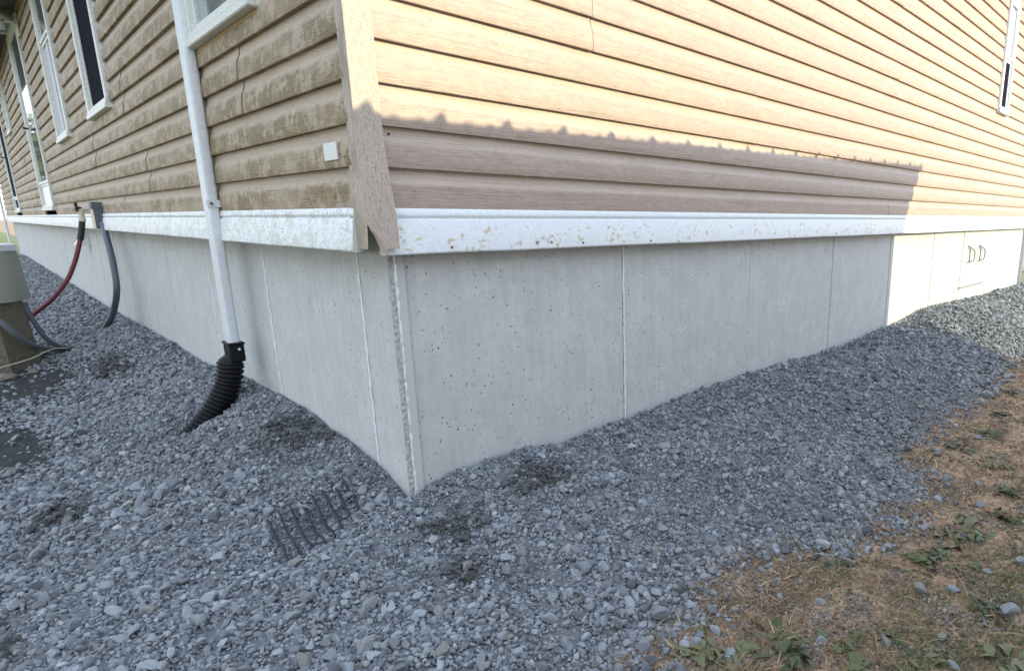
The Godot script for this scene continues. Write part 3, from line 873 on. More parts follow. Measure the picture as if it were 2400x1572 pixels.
func build_house():
	var H = thing("house", Vector3.ZERO, "manufactured house with tan lap siding, white skirt trim and grey concrete foundation", "house")
	openings[1] = [
		{"s0": -1.437, "s1": -0.610, "y0": TY + 0.640, "y1": TY + 1.75},
		{"s0": -4.340, "s1": -3.500, "y0": TY + 0.645, "y1": TY + 1.75},
		{"s0": -6.400, "s1": -5.570, "y0": TY + 0.637, "y1": TY + 2.00},
		{"s0": -9.340, "s1": -8.060, "y0": TY + 0.050, "y1": TY + 2.06},
		{"s0": -12.45, "s1": -11.75, "y0": TY + 1.20, "y1": TY + 2.02},
		{"s0": -14.85, "s1": -13.62, "y0": TY + 0.05, "y1": TY + 2.06}]
	openings[0] = [{"s0": 6.255, "s1": 6.615, "y0": TY + 1.01, "y1": TY + 2.07}]
	# siding
	var rj = {0: [3.745, 7.41], 1: [2.84, 4.52], 3: [2.0, 5.63], 5: [0.88, 4.515, 7.36], 7: [3.73, 7.33], 9: [2.505, 6.1], 11: [3.70, 7.3], 13: [1.3, 4.9], 15: [2.9, 6.5], 17: [0.9, 4.4], 19: [2.2, 5.8]}
	var lj = {0: [-14.8, -11.0, -7.32, -3.71], 1: [-16.0, -13.0, -10.1, -6.3, -2.745], 3: [-15.2, -11.6, -8.2, -4.50, -0.895], 5: [-16.4, -13.2, -10.73, -7.2, -3.1], 7: [-15.0, -11.2, -7.6, -4.9, -1.9], 9: [-16.0, -12.8, -9.6, -5.2], 11: [-14.4, -10.9, -7.0, -3.0], 13: [-16.1, -12.6, -9.5, -4.9, -1.6], 15: [-14.4, -10.9, -7.4, -3.0], 17: [-16.1, -12.6, -9.5, -4.9, -1.6]}
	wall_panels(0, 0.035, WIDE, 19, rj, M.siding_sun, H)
	wall_panels(1, -LONG, -0.004, 19, lj, M.siding_dirty, H)
	# gable above the siding courses, back walls, roof
	var st = begin()
	var ey = TY + 19 * LAP
	var ridge = ey + WIDE / 2 * 0.26
	tri(st, Vector3(0, ey, 0.004), Vector3(WIDE, ey, 0.004), Vector3(WIDE / 2, ridge, 0.004))
	tri(st, Vector3(0, ey, -LONG), Vector3(WIDE / 2, ridge, -LONG), Vector3(WIDE, ey, -LONG))
	quad(st, Vector3(WIDE, 0, 0), Vector3(WIDE, 0, -LONG), Vector3(WIDE, ey, -LONG), Vector3(WIDE, ey, 0))
	quad(st, Vector3(WIDE, 0, -LONG), Vector3(0.06, 0, -LONG), Vector3(0.06, ey, -LONG), Vector3(WIDE, ey, -LONG))
	put(done(st), "gable_and_back_wall", M.shed_wall, H)
	st = begin()
	var ov = 0.34
	var drop = ov * 0.26
	for sgn in [0, 1]:
		var x0 = -ov if sgn == 0 else WIDE + ov
		var a = Vector3(x0, ey - drop + 0.05, 0.3); var b = Vector3(WIDE / 2, ridge + 0.05, 0.3)
		var c = Vector3(WIDE / 2, ridge + 0.05, -LONG - 0.3); var d = Vector3(x0, ey - drop + 0.05, -LONG - 0.3)
		var dn = Vector3(0, -0.12, 0)
		if sgn == 0:
			quad(st, a, b, c, d); quad(st, d + dn, c + dn, b + dn, a + dn); quad(st, a + dn, b + dn, b, a); quad(st, d + dn, a + dn, a, d)
		else:
			quad(st, b, a, d, c); quad(st, c + dn, d + dn, a + dn, b + dn); quad(st, b + dn, a + dn, a, b); quad(st, a + dn, d + dn, d, a)
	put(done(st), "roof", M.roof, H)
	# soffit boards under the long eave
	var sy = TY + 2.150
	for i in 46:
		var z1 = 0.2 - i * 0.4
		put(box_mesh(Vector3(-ov + 0.02, sy, z1 - 0.394), Vector3(-0.016, sy + 0.012, z1), 0.003), "soffit_board", M.soffit, H)
	put(box_mesh(Vector3(-ov - 0.01, sy - 0.03, -LONG - 0.3), Vector3(-ov + 0.018, sy + 0.17, 0.3), 0.004), "fascia", M.frame, H)
	put(box_mesh(Vector3(-0.05, sy - 0.03, -LONG), Vector3(-0.017, sy - 0.001, 0.0), 0.004), "frieze_strip", M.soffit, H)

	# windows and doors
	var O = openings[1]
	window(1, O[0].s0, O[0].s1, O[0].y0, O[0].y1, H, {"back": M.curtain, "strip": true, "panes": ["glass"], "label": "window with dusty glass and a blue-grey curtain above the corner"})
	window(1, O[1].s0, O[1].s1, O[1].y0, O[1].y1, H, {"panes": ["screen"], "label": "window with a dark insect screen"})
	window(1, O[2].s0, O[2].s1, O[2].y0, O[2].y1, H, {"rail": TY + 1.475, "panes": ["blind", "glass"], "back": M.room, "slats": true, "label": "double-hung window, pale blind below, sky mirrored above"})
	window(1, O[3].s0, O[3].s1, O[3].y0, O[3].y1, H, {"door": true, "rail": TY + 0.36, "panes": ["panel", "glass"], "frame": M.frame, "label": "white storm door with tall glass and a white kick panel"})
	window(1, O[4].s0, O[4].s1, O[4].y0, O[4].y1, H, {"panes": ["glass"]})
	window(1, O[5].s0, O[5].s1, O[5].y0, O[5].y1, H, {"door": true, "rail": TY + 0.30, "panes": ["screen", "screen"], "label": "dark screen door at the far end of the long wall"})
	var R0 = openings[0][0]
	window(0, R0.s0, R0.s1, R0.y0, R0.y1, H, {"rail": TY + 1.52, "panes": ["screen", "glass"], "back": M.curtain, "frame": M.tub_rim, "fw": 0.045, "label": "narrow white window in the sunlit wall"})
	# door handles
	for zz in [-8.98, -14.5]:
		put(tube_mesh([Vector3(-0.03, TY + 1.0, zz), Vector3(-0.075, TY + 1.0, zz), Vector3(-0.075, TY + 1.0, zz + 0.09)], 0.012, 8), "door_handle", M.black, H)

	# white skirt trim: bead, groove, sloped face
	var prof = [[0.0, 0.0165], [-0.003, 0.0185], [-0.018, 0.0215], [-0.024, 0.0205], [-0.027, 0.0165], [-0.031, 0.0165], [-0.034, 0.0235], [-0.040, 0.0250], [-0.128, 0.0330], [-0.134, 0.0325], [-0.136, 0.028], [-0.134, 0.004]]
	for piece in [[0, 0.030, 3.42], [0, 3.424, 6.62], [0, 6.624, WIDE + 0.02], [1, -LONG - 0.02, -12.86], [1, -12.856, -7.0], [1, -6.996, -2.352], [1, -2.346, -1.46], [1, -1.40, -0.028]]:
		st = begin()
		var side = piece[0]; var n = int(ceil((piece[2] - piece[1]) / 0.25))
		var u0 = rng.randf() * 2.4
		var pt = func(i, j):
			var s = lerpf(piece[1], piece[2], float(i) / n)
			var low = clampf(-prof[j][0] / 0.13, 0, 1)
			var o = prof[j][1] + 0.0022 * low * wobble.get_noise_2d(s * 18, side * 90)
			var y = prof[j][0] * (1.0 if side == 0 else 0.93) + 0.0022 * low * wobble.get_noise_2d(s * 14 + 400, side * 90)
			return W(side, s, TY + y, o)
		for i in n:
			for j in prof.size() - 1:
				st.set_smooth_group(1 if j < 5 else 2)
				if j in [5]: st.set_smooth_group(-1)
				var ua = (lerpf(piece[1], piece[2], float(i) / n) + u0) / 2.4; var ub = (lerpf(piece[1], piece[2], float(i+1) / n) + u0) / 2.4
				var va = -prof[j][0] / 0.136; var vb = -prof[j+1][0] / 0.136
				quad(st, pt.call(i, j+1), pt.call(i+1, j+1), pt.call(i+1, j), pt.call(i, j), Vector2(ua, vb), Vector2(ub, vb), Vector2(ub, va), Vector2(ua, va))
		st.set_smooth_group(-1)
		for e in [0, n]:
			for j in prof.size() - 1:
				var p = pt.call(e, j); var q = pt.call(e, j+1)
				var s = piece[1] if e == 0 else piece[2]
				var pi = W(side, s, p.y, 0.0); var qi = W(side, s, q.y, 0.0)
				if e == 0: quad(st, qi, q, p, pi)
				else: quad(st, q, qi, pi, p)
		put(done(st), "skirt_trim", M.trim_front if side == 0 else M.trim_long, H)
	# screws through the trim
	for s in [[0, 0.245, -0.118], [0, 0.575, -0.112], [0, 0.640, -0.112], [0, 0.79, -0.118], [0, 1.17, -0.12], [0, 2.9, -0.12], [0, 4.6, -0.12]]:
		var c = W(s[0], s[1], TY + s[2], 0.0318)
		put(tube_mesh([c, c + Vector3(0, 0, 0.003)], 0.0042, 8), "screw", M.rust, H)
	build_post(H)
	build_foundation(H)
	build_downspout(H)
	# square patch of paler vinyl on the long wall, nail heads on the front
	put(box_mesh(Vector3(-0.0215, TY + 0.136, -0.190), Vector3(-0.0150, TY + 0.185, -0.096), 0.001), "patch", M.trim_long, H)
	for c in [Vector3(0.088, TY + 0.208, 0.006), Vector3(1.50, TY + 0.128, 0.0180)]:
		put(tube_mesh([c, c + Vector3(0, 0, 0.002)], 0.0035, 8), "nail_head", M.steel if c.x > 1 else M.black, H)
	# porch lamp beside the storm door
	var L = Node3D.new(); L.name = "porch_lamp"; H.add_child(L)
	var at = Vector3(-0.14, TY + 1.93, -7.96)
	put(box_mesh(Vector3(-0.03, at.y - 0.10, at.z - 0.07), Vector3(-0.012, at.y + 0.12, at.z + 0.07), 0.004), "back_plate", M.frame, L)
	put(tube_mesh([Vector3(-0.03, at.y + 0.07, at.z), Vector3(-0.14, at.y + 0.07, at.z)], 0.016, 8), "bracket", M.frame, L)
	put(tube_mesh([at + Vector3(0, 0.03, 0), at + Vector3(0, 0.055, 0), at + Vector3(0, 0.09, 0)], [0.095, 0.095, 0.075], 18), "cap", M.frame, L)
	put(tube_mesh([at + Vector3(0, 0.03, 0), at + Vector3(0, -0.02, 0), at + Vector3(0, -0.075, 0), at + Vector3(0, -0.095, 0)], [0.082, 0.080, 0.066, 0.03], 18), "glass_jar", M.glass, L)
	put(tube_mesh([at + Vector3(0, 0.03, 0), at + Vector3(0, -0.05, 0)], [0.022, 0.03], 10), "bulb", M.tub_rim, L)

func build_post(H):
	# L-shaped vinyl corner post; its foot is pushed out over the trim, cut off and torn at the edge
	var st = begin()
	var top = TY + 19 * LAP; var bot = TY - 0.115
	var n = 44
	var ys = []
	for i in n + 1:
		var t = float(i) / n
		ys.append(lerpf(top, bot, 1.0 - pow(1.0 - t, 1.6)))
	for i in n:
		for f in 2:
			var row = []
			for y in [ys[i], ys[i+1]]:
				var fl = smoothstep(TY + 0.22, TY - 0.07, y)
				var ox = 0.0205; var oz = 0.043 + 0.015 * fl
				var tear = clampf((TY - 0.055 - y) / 0.06, 0.0, 1.0)
				var r = []
				for w in [0.0, 0.12, 0.5, 0.9, 1.0]:
					if f == 0: # right face, facing +z: from the ridge to its right edge
						var x0 = -ox + 0.030 * pow(tear, 0.6); var x1 = lerpf(0.057, 0.068, fl)
						var x = lerpf(x0, x1, w)
						var z = oz - 0.006 * w * w + 0.010 * tear * (1.0 - w) * (1.0 - w) - 0.003 * (1.0 if w == 0.0 else 0.0)
						r.append([Vector3(x, y, z), Vector2(0.5 + 0.5 * w, (top - y) / 2.2)])
					else: # long-wall face, facing -x
						var z0 = lerpf(-0.018, -0.059, fl); var z1 = oz - 0.003 - 0.010 * tear
						var z = lerpf(z0, z1, w)
						r.append([Vector3(-ox + 0.003 * (1.0 - w), y, z), Vector2(0.5 * w, (top - y) / 2.2)])
				row.append(r)
			st.set_smooth_group(10 + f)
			for k in 4:
				var a = row[1][k]; var b = row[1][k+1]; var c = row[0][k+1]; var d = row[0][k]
				quad(st, a[0], b[0], c[0], d[0], a[1], b[1], c[1], d[1])
			# return lips at the outer edges
			st.set_smooth_group(-1)
			if f == 0:
				var p = row[0][4]; var q = row[1][4]
				quad(st, q[0], q[0] + Vector3(-0.004, 0, -0.016), p[0] + Vector3(-0.004, 0, -0.016), p[0], q[1], q[1], p[1], p[1])
			else:
				var p = row[0][0]; var q = row[1][0]
				quad(st, q[0] + Vector3(0.016, 0, 0.004), q[0], p[0], p[0] + Vector3(0.016, 0, 0.004), q[1], q[1], p[1], p[1])
	# inner ply so that the cut foot shows thickness, and the curled lip of the tear
	quad(st, Vector3(-0.0175, bot, -0.056), Vector3(-0.0175, bot, 0.038), Vector3(-0.0175, TY - 0.05, 0.038), Vector3(-0.0175, TY - 0.05, -0.056))
	quad(st, Vector3(0.016, bot, 0.051), Vector3(0.065, bot, 0.047), Vector3(0.065, TY - 0.03, 0.047), Vector3(-0.008, TY - 0.03, 0.051))
	st.set_smooth_group(12)
	var lip = []
	for i in 7:
		var t = i / 6.0
		var y = TY - 0.058 - 0.070 * t
		var x = -0.0205 + 0.030 * pow(t, 0.6) - 0.001
		lip.append([Vector3(x, y, 0.061 + 0.006 * t), Vector3(x + 0.003 + 0.012 * t, y - 0.003, 0.069 + 0.010 * t)])
	for i in 6: quad(st, lip[i+1][0], lip[i+1][1], lip[i][1], lip[i][0], Vector2(0.6, 0.9), Vector2(0.65, 0.9), Vector2(0.65, 0.85), Vector2(0.6, 0.85))
	put(done(st), "corner_post", M.post, H).set_meta("label", "grey-tan corner post with a torn, curled foot")

func build_foundation(H):
	# concrete panels: [side, s0, s1]
	var fr = [0.083, 1.065, 2.016, 2.993, 3.950, 4.920, 5.775, 6.545, 7.40, WIDE - 0.06]
	var fl = [-LONG + 0.06]
	var z = -LONG + 0.06 + 0.93
	var ls = []
	var q = -0.235
	while q > -LONG + 0.4: ls.append(q); q -= 0.96
	ls.reverse()
	fl.append_array(ls); fl.append(-0.020)
	var panel = func(side, s0, s1, y0, y1, o):
		var st = begin()
		var g = (0.003 if absf(s0) < 2.9 else 0.007); var ch = 0.005
		var a = s0 + g; var b = s1 - g
		var un = rng.randf() * 4.0; var vn = rng.randf()
		var P = func(s, y, oo): return W(side, s, y, oo)
		var uv = func(s, y): return Vector2((s + un) / 1.1, (vn - y) / 1.1)
		quad(st, P.call(a + ch, y0, o), P.call(b - ch, y0, o), P.call(b - ch, y1, o), P.call(a + ch, y1, o), uv.call(a, y0), uv.call(b, y0), uv.call(b, y1), uv.call(a, y1))
		for e in [[a, a + ch], [b, b - ch]]:
			var p0 = P.call(e[0], y0, o - ch); var p1 = P.call(e[1], y0, o); var p2 = P.call(e[1], y1, o); var p3 = P.call(e[0], y1, o - ch)
			if e[1] > e[0]: quad(st, p0, p1, p2, p3, uv.call(a, y0), uv.call(a, y0), uv.call(a, y1), uv.call(a, y1))
			else: quad(st, p1, p0, p3, p2, uv.call(b, y0), uv.call(b, y0), uv.call(b, y1), uv.call(b, y1))
			var r0 = P.call(e[0], y0, o - 0.05); var r3 = P.call(e[0], y1, o - 0.05)
			if e[1] > e[0]: quad(st, r0, p0, p3, r3)
			else: quad(st, p0, r0, r3, p3)
		quad(st, P.call(a, y1, o), P.call(b, y1, o), P.call(b, y1, o - 0.05), P.call(a, y1, o - 0.05))
		return done(st)
	var ylo = -0.25; var yhi = TY - 0.02
	for i in fr.size() - 1:
		if i == 6:
			# the hatch opening: a low concrete sill panel below, the hatch itself above
			put(panel.call(0, fr[i], fr[i+1], ylo, TY - 0.70, -0.030), "foundation_panel", M.concrete, H)
			continue
		put(panel.call(0, fr[i], fr[i+1], ylo, yhi, -0.030 + rng.randf_range(-0.0015, 0.0015)), "foundation_panel", M.concrete, H)
	for i in fl.size() - 1:
		put(panel.call(1, fl[i], fl[i+1], ylo, yhi, -0.060 + rng.randf_range(-0.0015, 0.0015)), "foundation_panel", M.concrete, H)
	# rough end of the last long-wall panel, turned to the front
	var st = begin()
	quad(st, Vector3(0.0605, ylo, -0.0195), Vector3(0.0810, ylo, -0.0235), Vector3(0.0810, yhi, -0.0235), Vector3(0.0605, yhi, -0.0195))
	put(done(st), "panel_end", M.rough_edge, H)
	put(box_mesh(Vector3(0.115, ylo, -LONG + 0.12), Vector3(WIDE - 0.12, yhi + 0.01, -0.085)), "foundation_core", M.concrete, H)
	# caulk beads squeezed out of the joints
	for b in [[0, 0.0825, -0.026, 0.9], [0, 1.065, -0.030, 0.75], [1, -0.235, -0.060, 0.65], [1, -1.195, -0.060, 0.65], [0, 2.016, -0.0325, 0.35], [1, -2.155, -0.062, 0.4]]:
		var pts = []; var rad = []
		var y = TY - 0.10
		while y > 0.05:
			pts.append(W(b[0], b[1] + rng.randfn() * 0.0011, y, b[2] - 0.001 + rng.randfn() * 0.0006))
			rad.append(0.0068 * b[3] * rng.randf_range(0.7, 1.2))
			y -= 0.012
		put(tube_mesh(pts, rad, 6), "caulk_bead", M.caulk, H)
	# hatch in the front foundation: slab, two lifting loops, ledge strip
	var hn = Node3D.new(); hn.name = "access_hatch"; H.add_child(hn)
	put(panel.call(0, 5.775, 6.545, TY - 0.690, yhi, -0.027), "slab", M.concrete, hn)
	put(box_mesh(Vector3(5.74, TY - 0.702, -0.029), Vector3(6.56, TY - 0.690, -0.006), 0.002), "ledge", M.steel, hn)
	for x in [5.93, 6.30]:
		var zo = -0.004
		put(tube_mesh([Vector3(x, TY - 0.29, -0.030), Vector3(x, TY - 0.30, zo), Vector3(x + 0.16, TY - 0.34, zo), Vector3(x + 0.18, TY - 0.36, zo), Vector3(x + 0.18, TY - 0.42, zo), Vector3(x + 0.15, TY - 0.445, zo), Vector3(x, TY - 0.45, zo), Vector3(x - 0.004, TY - 0.44, zo + 0.002), Vector3(x - 0.004, TY - 0.31, zo + 0.002), Vector3(x, TY - 0.30, zo - 0.004)], 0.006, 6), "handle", M.grey_dark, hn)
	# vent hood low on the long wall
	st = begin()
	var a = Vector3(0.058, TY - 0.15, -6.50); var b = Vector3(0.058, TY - 0.30, -6.50); var c = Vector3(-0.05, TY - 0.29, -6.50)
	var dz = Vector3(0, 0, -0.16)
	tri(st, a, c, b); tri(st, a + dz, b + dz, c + dz)
	quad(st, c + dz, c, a, a + dz); quad(st, b, b + dz, a + dz, a)
	put(done(st), "vent_hood", M.white_metal, H)

func build_downspout(H):
	var D = Node3D.new(); D.name = "downspout"; H.add_child(D)
	# rounded rectangular tube with flutes
	var ring = []
	var hx = 0.0215; var hz = 0.040; var cr = 0.011
	for c in [[1, 1], [-1, 1], [-1, -1], [1, -1]]:
		for k in 4:
			var t = [0.0, PI/6, PI/3, PI/2][k]
			var base = atan2(c[1], c[0]) - PI / 4
			ring.append(Vector2(c[0] * (hx - cr) + cos(base + t) * cr, c[1] * (hz - cr) + sin(base + t) * cr))
	# flutes on the -x side
	var full = []
	for i in ring.size():
		full.append(ring[i])
		if i == 7:
			for g in [0.018, 0.010, 0.002, -0.006, -0.014]:
				full.append(Vector2(-hx, g + 0.0025)); full.append(Vector2(-hx + 0.003, g)); full.append(Vector2(-hx, g - 0.0025))
	var sweep = func(path):
		var st = begin(); st.set_smooth_group(3)
		var rings = []
		for p in path:
			var rr = []
			for v in full: rr.append(p + Vector3(v.x, 0, v.y))
			rings.append(rr)
		for i in path.size() - 1:
			for j in full.size():
				var k = (j + 1) % full.size()
				quad(st, rings[i][k], rings[i][j], rings[i+1][j], rings[i+1][k])
		return done(st)
	var path = []
	for i in 30:
		var y = lerpf(TY + 2.05, TY - 0.63, i / 29.0)
		path.append(Vector3(-0.0375 - 0.0015 * sin(y * 2.1), y, -1.440 - 0.003 * smoothstep(TY + 0.3, TY - 0.6, y)))
	put(sweep.call(path), "pipe", M.white_metal, D)
	# wall strap and screw
	var st = begin()
	box(st, Vector3(-0.064, TY + 0.015, -1.399), Vector3(-0.014, TY + 0.045, -1.3965), 0.0008)
	put(done(st), "strap", M.white_metal, D)
	put(tube_mesh([Vector3(-0.047, TY + 0.030, -1.3965), Vector3(-0.047, TY + 0.030, -1.391)], 0.006, 8), "screw", M.rust, D)
	# the downspout at the far corner, with a kick-out foot
	var F = Node3D.new(); F.name = "downspout"; H.add_child(F, true)
	path = []
	for i in 12: path.append(Vector3(-0.06, lerpf(TY + 2.05, 0.10, i / 11.0), -LONG + 0.10))
	put(sweep.call(path), "pipe", M.white_metal, F)
	put(tube_mesh([Vector3(-0.06, 0.14, -LONG + 0.1), Vector3(-0.10, 0.06, -LONG + 0.1), Vector3(-0.32, 0.045, -LONG + 0.1)], 0.035, 10), "foot", M.white_metal, F)

# ---------------------------------------------------------------- things by the long wall
func build_drain_elbow():
	var E = thing("drain_elbow", Vector3(-0.04, 0.10, -1.44), "black corrugated drain elbow on the foot of the white downspout", "drain pipe")
	E.position = Vector3.ZERO
	var st = begin()
	box(st, Vector3(-0.0665, TY - 0.665, -1.492), Vector3(-0.0085, TY - 0.578, -1.390), 0.006)
	box(st, Vector3(-0.070, TY - 0.586, -1.496), Vector3(-0.005, TY - 0.576, -1.386), 0.003)
	put(done(st), "adapter", M.black_plastic, E)
	put(tube_mesh([Vector3(-0.030, TY - 0.606, -1.3905), Vector3(-0.030, TY - 0.606, -1.3885)], 0.0058, 10), "hole", M.white_metal, E)
	put(tube_mesh([Vector3(-0.045, TY - 0.650, -1.440), Vector3(-0.058, TY - 0.672, -1.440), Vector3(-0.060, TY - 0.684, -1.440)], [0.036, 0.050, 0.051], 20), "shoulder", M.black_plastic, E)
	# corrugated bend
	var c = curve([Vector3(-0.060, TY - 0.672, -1.440), Vector3(-0.076, TY - 0.745, -1.438), Vector3(-0.122, TY - 0.835, -1.432), Vector3(-0.190, TY - 0.920, -1.425), Vector3(-0.265, TY - 0.987, -1.420), Vector3(-0.32, TY - 1.03, -1.418)], 168)
	var rad = []
	for i in c.size():
		var ph = fposmod(i / 7.0, 1.0)
		rad.append(0.0455 + (0.0075 if ph < 0.45 else (0.0 if ph > 0.62 and ph < 0.92 else 0.0045)))
	var s2 = begin(); tube(s2, c, rad, 28, true)
	put(done(s2), "corrugated_pipe", M.black_plastic, E)

func build_utilities():
	# outlet box on the trim
	var B = thing("electrical_box", Vector3.ZERO, "dark grey electrical box on the white trim beside the tap", "box")
	put(box_mesh(Vector3(-0.066, TY - 0.115, -4.90), Vector3(-0.020, TY + 0.078, -4.700), 0.006), "body", M.cream, B)
	put(box_mesh(Vector3(-0.070, TY - 0.112, -4.699), Vector3(-0.012, TY + 0.082, -4.685), 0.005), "side_cover", M.grey_dark, B)
	put(box_mesh(Vector3(-0.078, TY + 0.035, -4.80), Vector3(-0.008, TY + 0.088, -4.683), 0.006), "hood", M.grey_dark, B)
	put(box_mesh(Vector3(-0.050, TY - 0.125, -4.684), Vector3(-0.012, TY - 0.065, -4.640), 0.010), "connector", M.grey_plastic, B)
	var C = tag(put(tube_mesh(curve([Vector3(-0.030, TY - 0.11, -4.655), Vector3(-0.036, TY - 0.20, -4.56), Vector3(-0.042, TY - 0.33, -4.45), Vector3(-0.052, TY - 0.50, -4.38), Vector3(-0.062, TY - 0.60, -4.40), Vector3(-0.080, TY - 0.76, -4.60), Vector3(-0.110, TY - 0.88, -4.82), Vector3(-0.15, TY - 0.98, -4.95)], 40), 0.0215, 12), "conduit", M.grey_dark, self), "dark grey conduit looping from the electrical box into the gravel", "conduit")
	# tap with handle and timer
	var T = thing("garden_tap", Vector3.ZERO, "brass and black garden tap on the white trim holding the red hose", "tap")
	put(tube_mesh([Vector3(-0.01, TY + 0.035, -5.03), Vector3(-0.09, TY + 0.035, -5.03), Vector3(-0.105, TY + 0.02, -5.03), Vector3(-0.108, TY - 0.04, -5.03)], [0.016, 0.016, 0.018, 0.02], 10), "spout", M.cream, T)
	put(tube_mesh([Vector3(-0.085, TY + 0.035, -5.03), Vector3(-0.125, TY + 0.05, -5.03)], 0.009, 8), "stem", M.black, T)
	for a in 5:
		var t = TAU * a / 5
		put(tube_mesh([Vector3(-0.127, TY + 0.052, -5.03), Vector3(-0.130, TY + 0.052 + 0.034 * sin(t), -5.03 + 0.034 * cos(t))], [0.008, 0.011], 8), "handle_lobe", M.black, T)
	put(tube_mesh([Vector3(-0.108, TY - 0.035, -5.03), Vector3(-0.110, TY - 0.06, -5.03)], 0.024, 12), "collar", M.cream, T)
	# red hose with a black spring guard
	var G = thing("garden_hose", Vector3.ZERO, "red garden hose hanging from the tap and running behind the tub", "hose")
	var hp = curve([Vector3(-0.110, TY - 0.055, -5.03), Vector3(-0.135, TY - 0.17, -5.03), Vector3(-0.190, TY - 0.34, -5.02), Vector3(-0.275, TY - 0.52, -5.0), Vector3(-0.385, TY - 0.66, -4.98), Vector3(-0.52, TY - 0.775, -4.96), Vector3(-0.70, TY - 0.90, -4.92), Vector3(-0.85, TY - 1.02, -4.9)], 48)
	put(tube_mesh(hp, 0.0165, 12), "hose", M.red_rubber, G)
	var gp = hp.slice(0, 7); var gr = []
	var gpts = []
	for i in 40:
		var t = i / 39.0 * 5.99
		gpts.append(hp[int(t)].lerp(hp[int(t) + 1], t - int(t))); gr.append(0.0195 + (0.0035 if i % 4 < 2 else 0.0))
	put(tube_mesh(gpts, gr, 12), "spring_guard", M.black, G)
	# tub on its base
	var ctr = Vector3(-0.815, 0.0, -4.35)
	var ngon = func(r0, r1, y0, y1, sides, turn):
		var st = begin()
		for i in sides:
			var a = TAU * (i + turn) / sides; var b = TAU * (i + 1 + turn) / sides
			var p = func(r, t, y): return Vector3(cos(t) * r, y, -sin(t) * r)
			quad(st, p.call(r0, a, y0), p.call(r0, b, y0), p.call(r1, b, y1), p.call(r1, a, y1))
			tri(st, Vector3(0, y1, 0), p.call(r1, a, y1), p.call(r1, b, y1))
		return done(st)
	var base = tag(put(ngon.call(0.30, 0.262, -0.05, 0.475, 8, 0.5), "weathered_block", M.stump, self, Transform3D(Basis(), ctr)), "brown weathered block standing in the soil under the beige tub", "block")
	var tub = thing("tub", ctr + Vector3(0, 0.477, 0), "beige plastic tub with a white eight-sided rim on a brown block", "tub")
	# body as a lathe with eight soft sides
	var st = begin(); st.set_smooth_group(1)
	var prof = [[0.283, 0.0], [0.287, 0.01], [0.268, 0.33], [0.268, 0.345]]
	for i in 24:
		for j in prof.size() - 1:
			var p = func(k, q):
				var t = TAU * k / 24.0
				var r = prof[q][0] * (1.0 + 0.02 * cos(8.0 * t))
				return Vector3(cos(t) * r, prof[q][1], -sin(t) * r)
			quad(st, p.call(i, j), p.call(i+1, j), p.call(i+1, j+1), p.call(i, j+1))
	put(done(st), "body", M.tub, tub)
	st = begin()
	for i in 8:
		var p = func(r, k, y):
			var t = TAU * (k + 0.5) / 8.0
			return Vector3(cos(t) * r, y, -sin(t) * r)
		quad(st, p.call(0.296, i, 0.335), p.call(0.296, i+1, 0.335), p.call(0.292, i+1, 0.375), p.call(0.292, i, 0.375))
		quad(st, p.call(0.292, i, 0.375), p.call(0.292, i+1, 0.375), p.call(0.205, i+1, 0.382), p.call(0.205, i, 0.382))
		quad(st, p.call(0.205, i, 0.382), p.call(0.205, i+1, 0.382), p.call(0.195, i+1, 0.30), p.call(0.195, i, 0.30))
	put(done(st), "rim", M.tub_rim, tub)
	# hose coiled inside
	var cp = []
	for i in 70:
		var t = i / 69.0 * TAU * 3.0
		cp.append(Vector3(cos(t) * (0.165 - 0.012 * i / 69.0), 0.26 + 0.075 * i / 69.0, sin(t) * 0.15))
	put(tube_mesh(cp, 0.0165, 8), "coiled_hose", M.red_rubber, tub)
	# cables at the foot of the base
	var g = func(x, z): return ground_height(x, z)
	tag(put(tube_mesh(curve([Vector3(-0.72, 0.40, -4.03), Vector3(-0.66, 0.30, -4.04), Vector3(-0.60, 0.20, -4.12), Vector3(-0.50, 0.12, -4.28), Vector3(-0.38, g.call(-0.38, -4.42) + 0.02, -4.42), Vector3(-0.25, g.call(-0.25, -4.5) + 0.018, -4.5), Vector3(-0.16, g.call(-0.16, -4.6) - 0.02, -4.6)], 30), 0.017, 10), "cable", M.grey_plastic, self), "thick grey cable sagging across the face of the brown block", "cable")
	tag(put(tube_mesh(curve([Vector3(-0.565, 0.46, -4.26), Vector3(-0.545, 0.34, -4.25), Vector3(-0.50, 0.20, -4.26), Vector3(-0.43, 0.12, -4.30), Vector3(-0.34, g.call(-0.34, -4.38) + 0.016, -4.38)], 20), 0.015, 10), "cable", M.grey_dark, self), "dark cable hanging from the tub's corner down to the gravel", "cable")
	tag(put(tube_mesh(curve([Vector3(-0.92, 0.05, -3.9), Vector3(-0.75, 0.075, -3.98), Vector3(-0.60, 0.10, -4.05), Vector3(-0.48, 0.125, -4.2), Vector3(-0.36, g.call(-0.36, -4.35) + 0.03, -4.35), Vector3(-0.2, g.call(-0.2, -4.45) + 0.01, -4.45)], 24), 0.004, 6), "wire", M.cream, self), "thin cream wire lying across the block's foot and the gravel", "wire")
	# clods by the base
	for p in [[-0.72, -3.86, 0.06], [-0.60, -3.92, 0.035], [-0.80, -3.70, 0.045]]:
		tag(put(rock_mesh(700 + int(p[2] * 1000), 8, Vector3(1, 0.55, 0.8), 0), "clod", M.stump, self, Transform3D(Basis(Vector3.UP, p[0] * 9).scaled_local(Vector3.ONE * p[2]), Vector3(p[0], ground_height(p[0], p[1]) + p[2] * 0.3, p[1]))), "brown clod of earth lying against the foot of the block", "clod", "clods at the foot of the block")

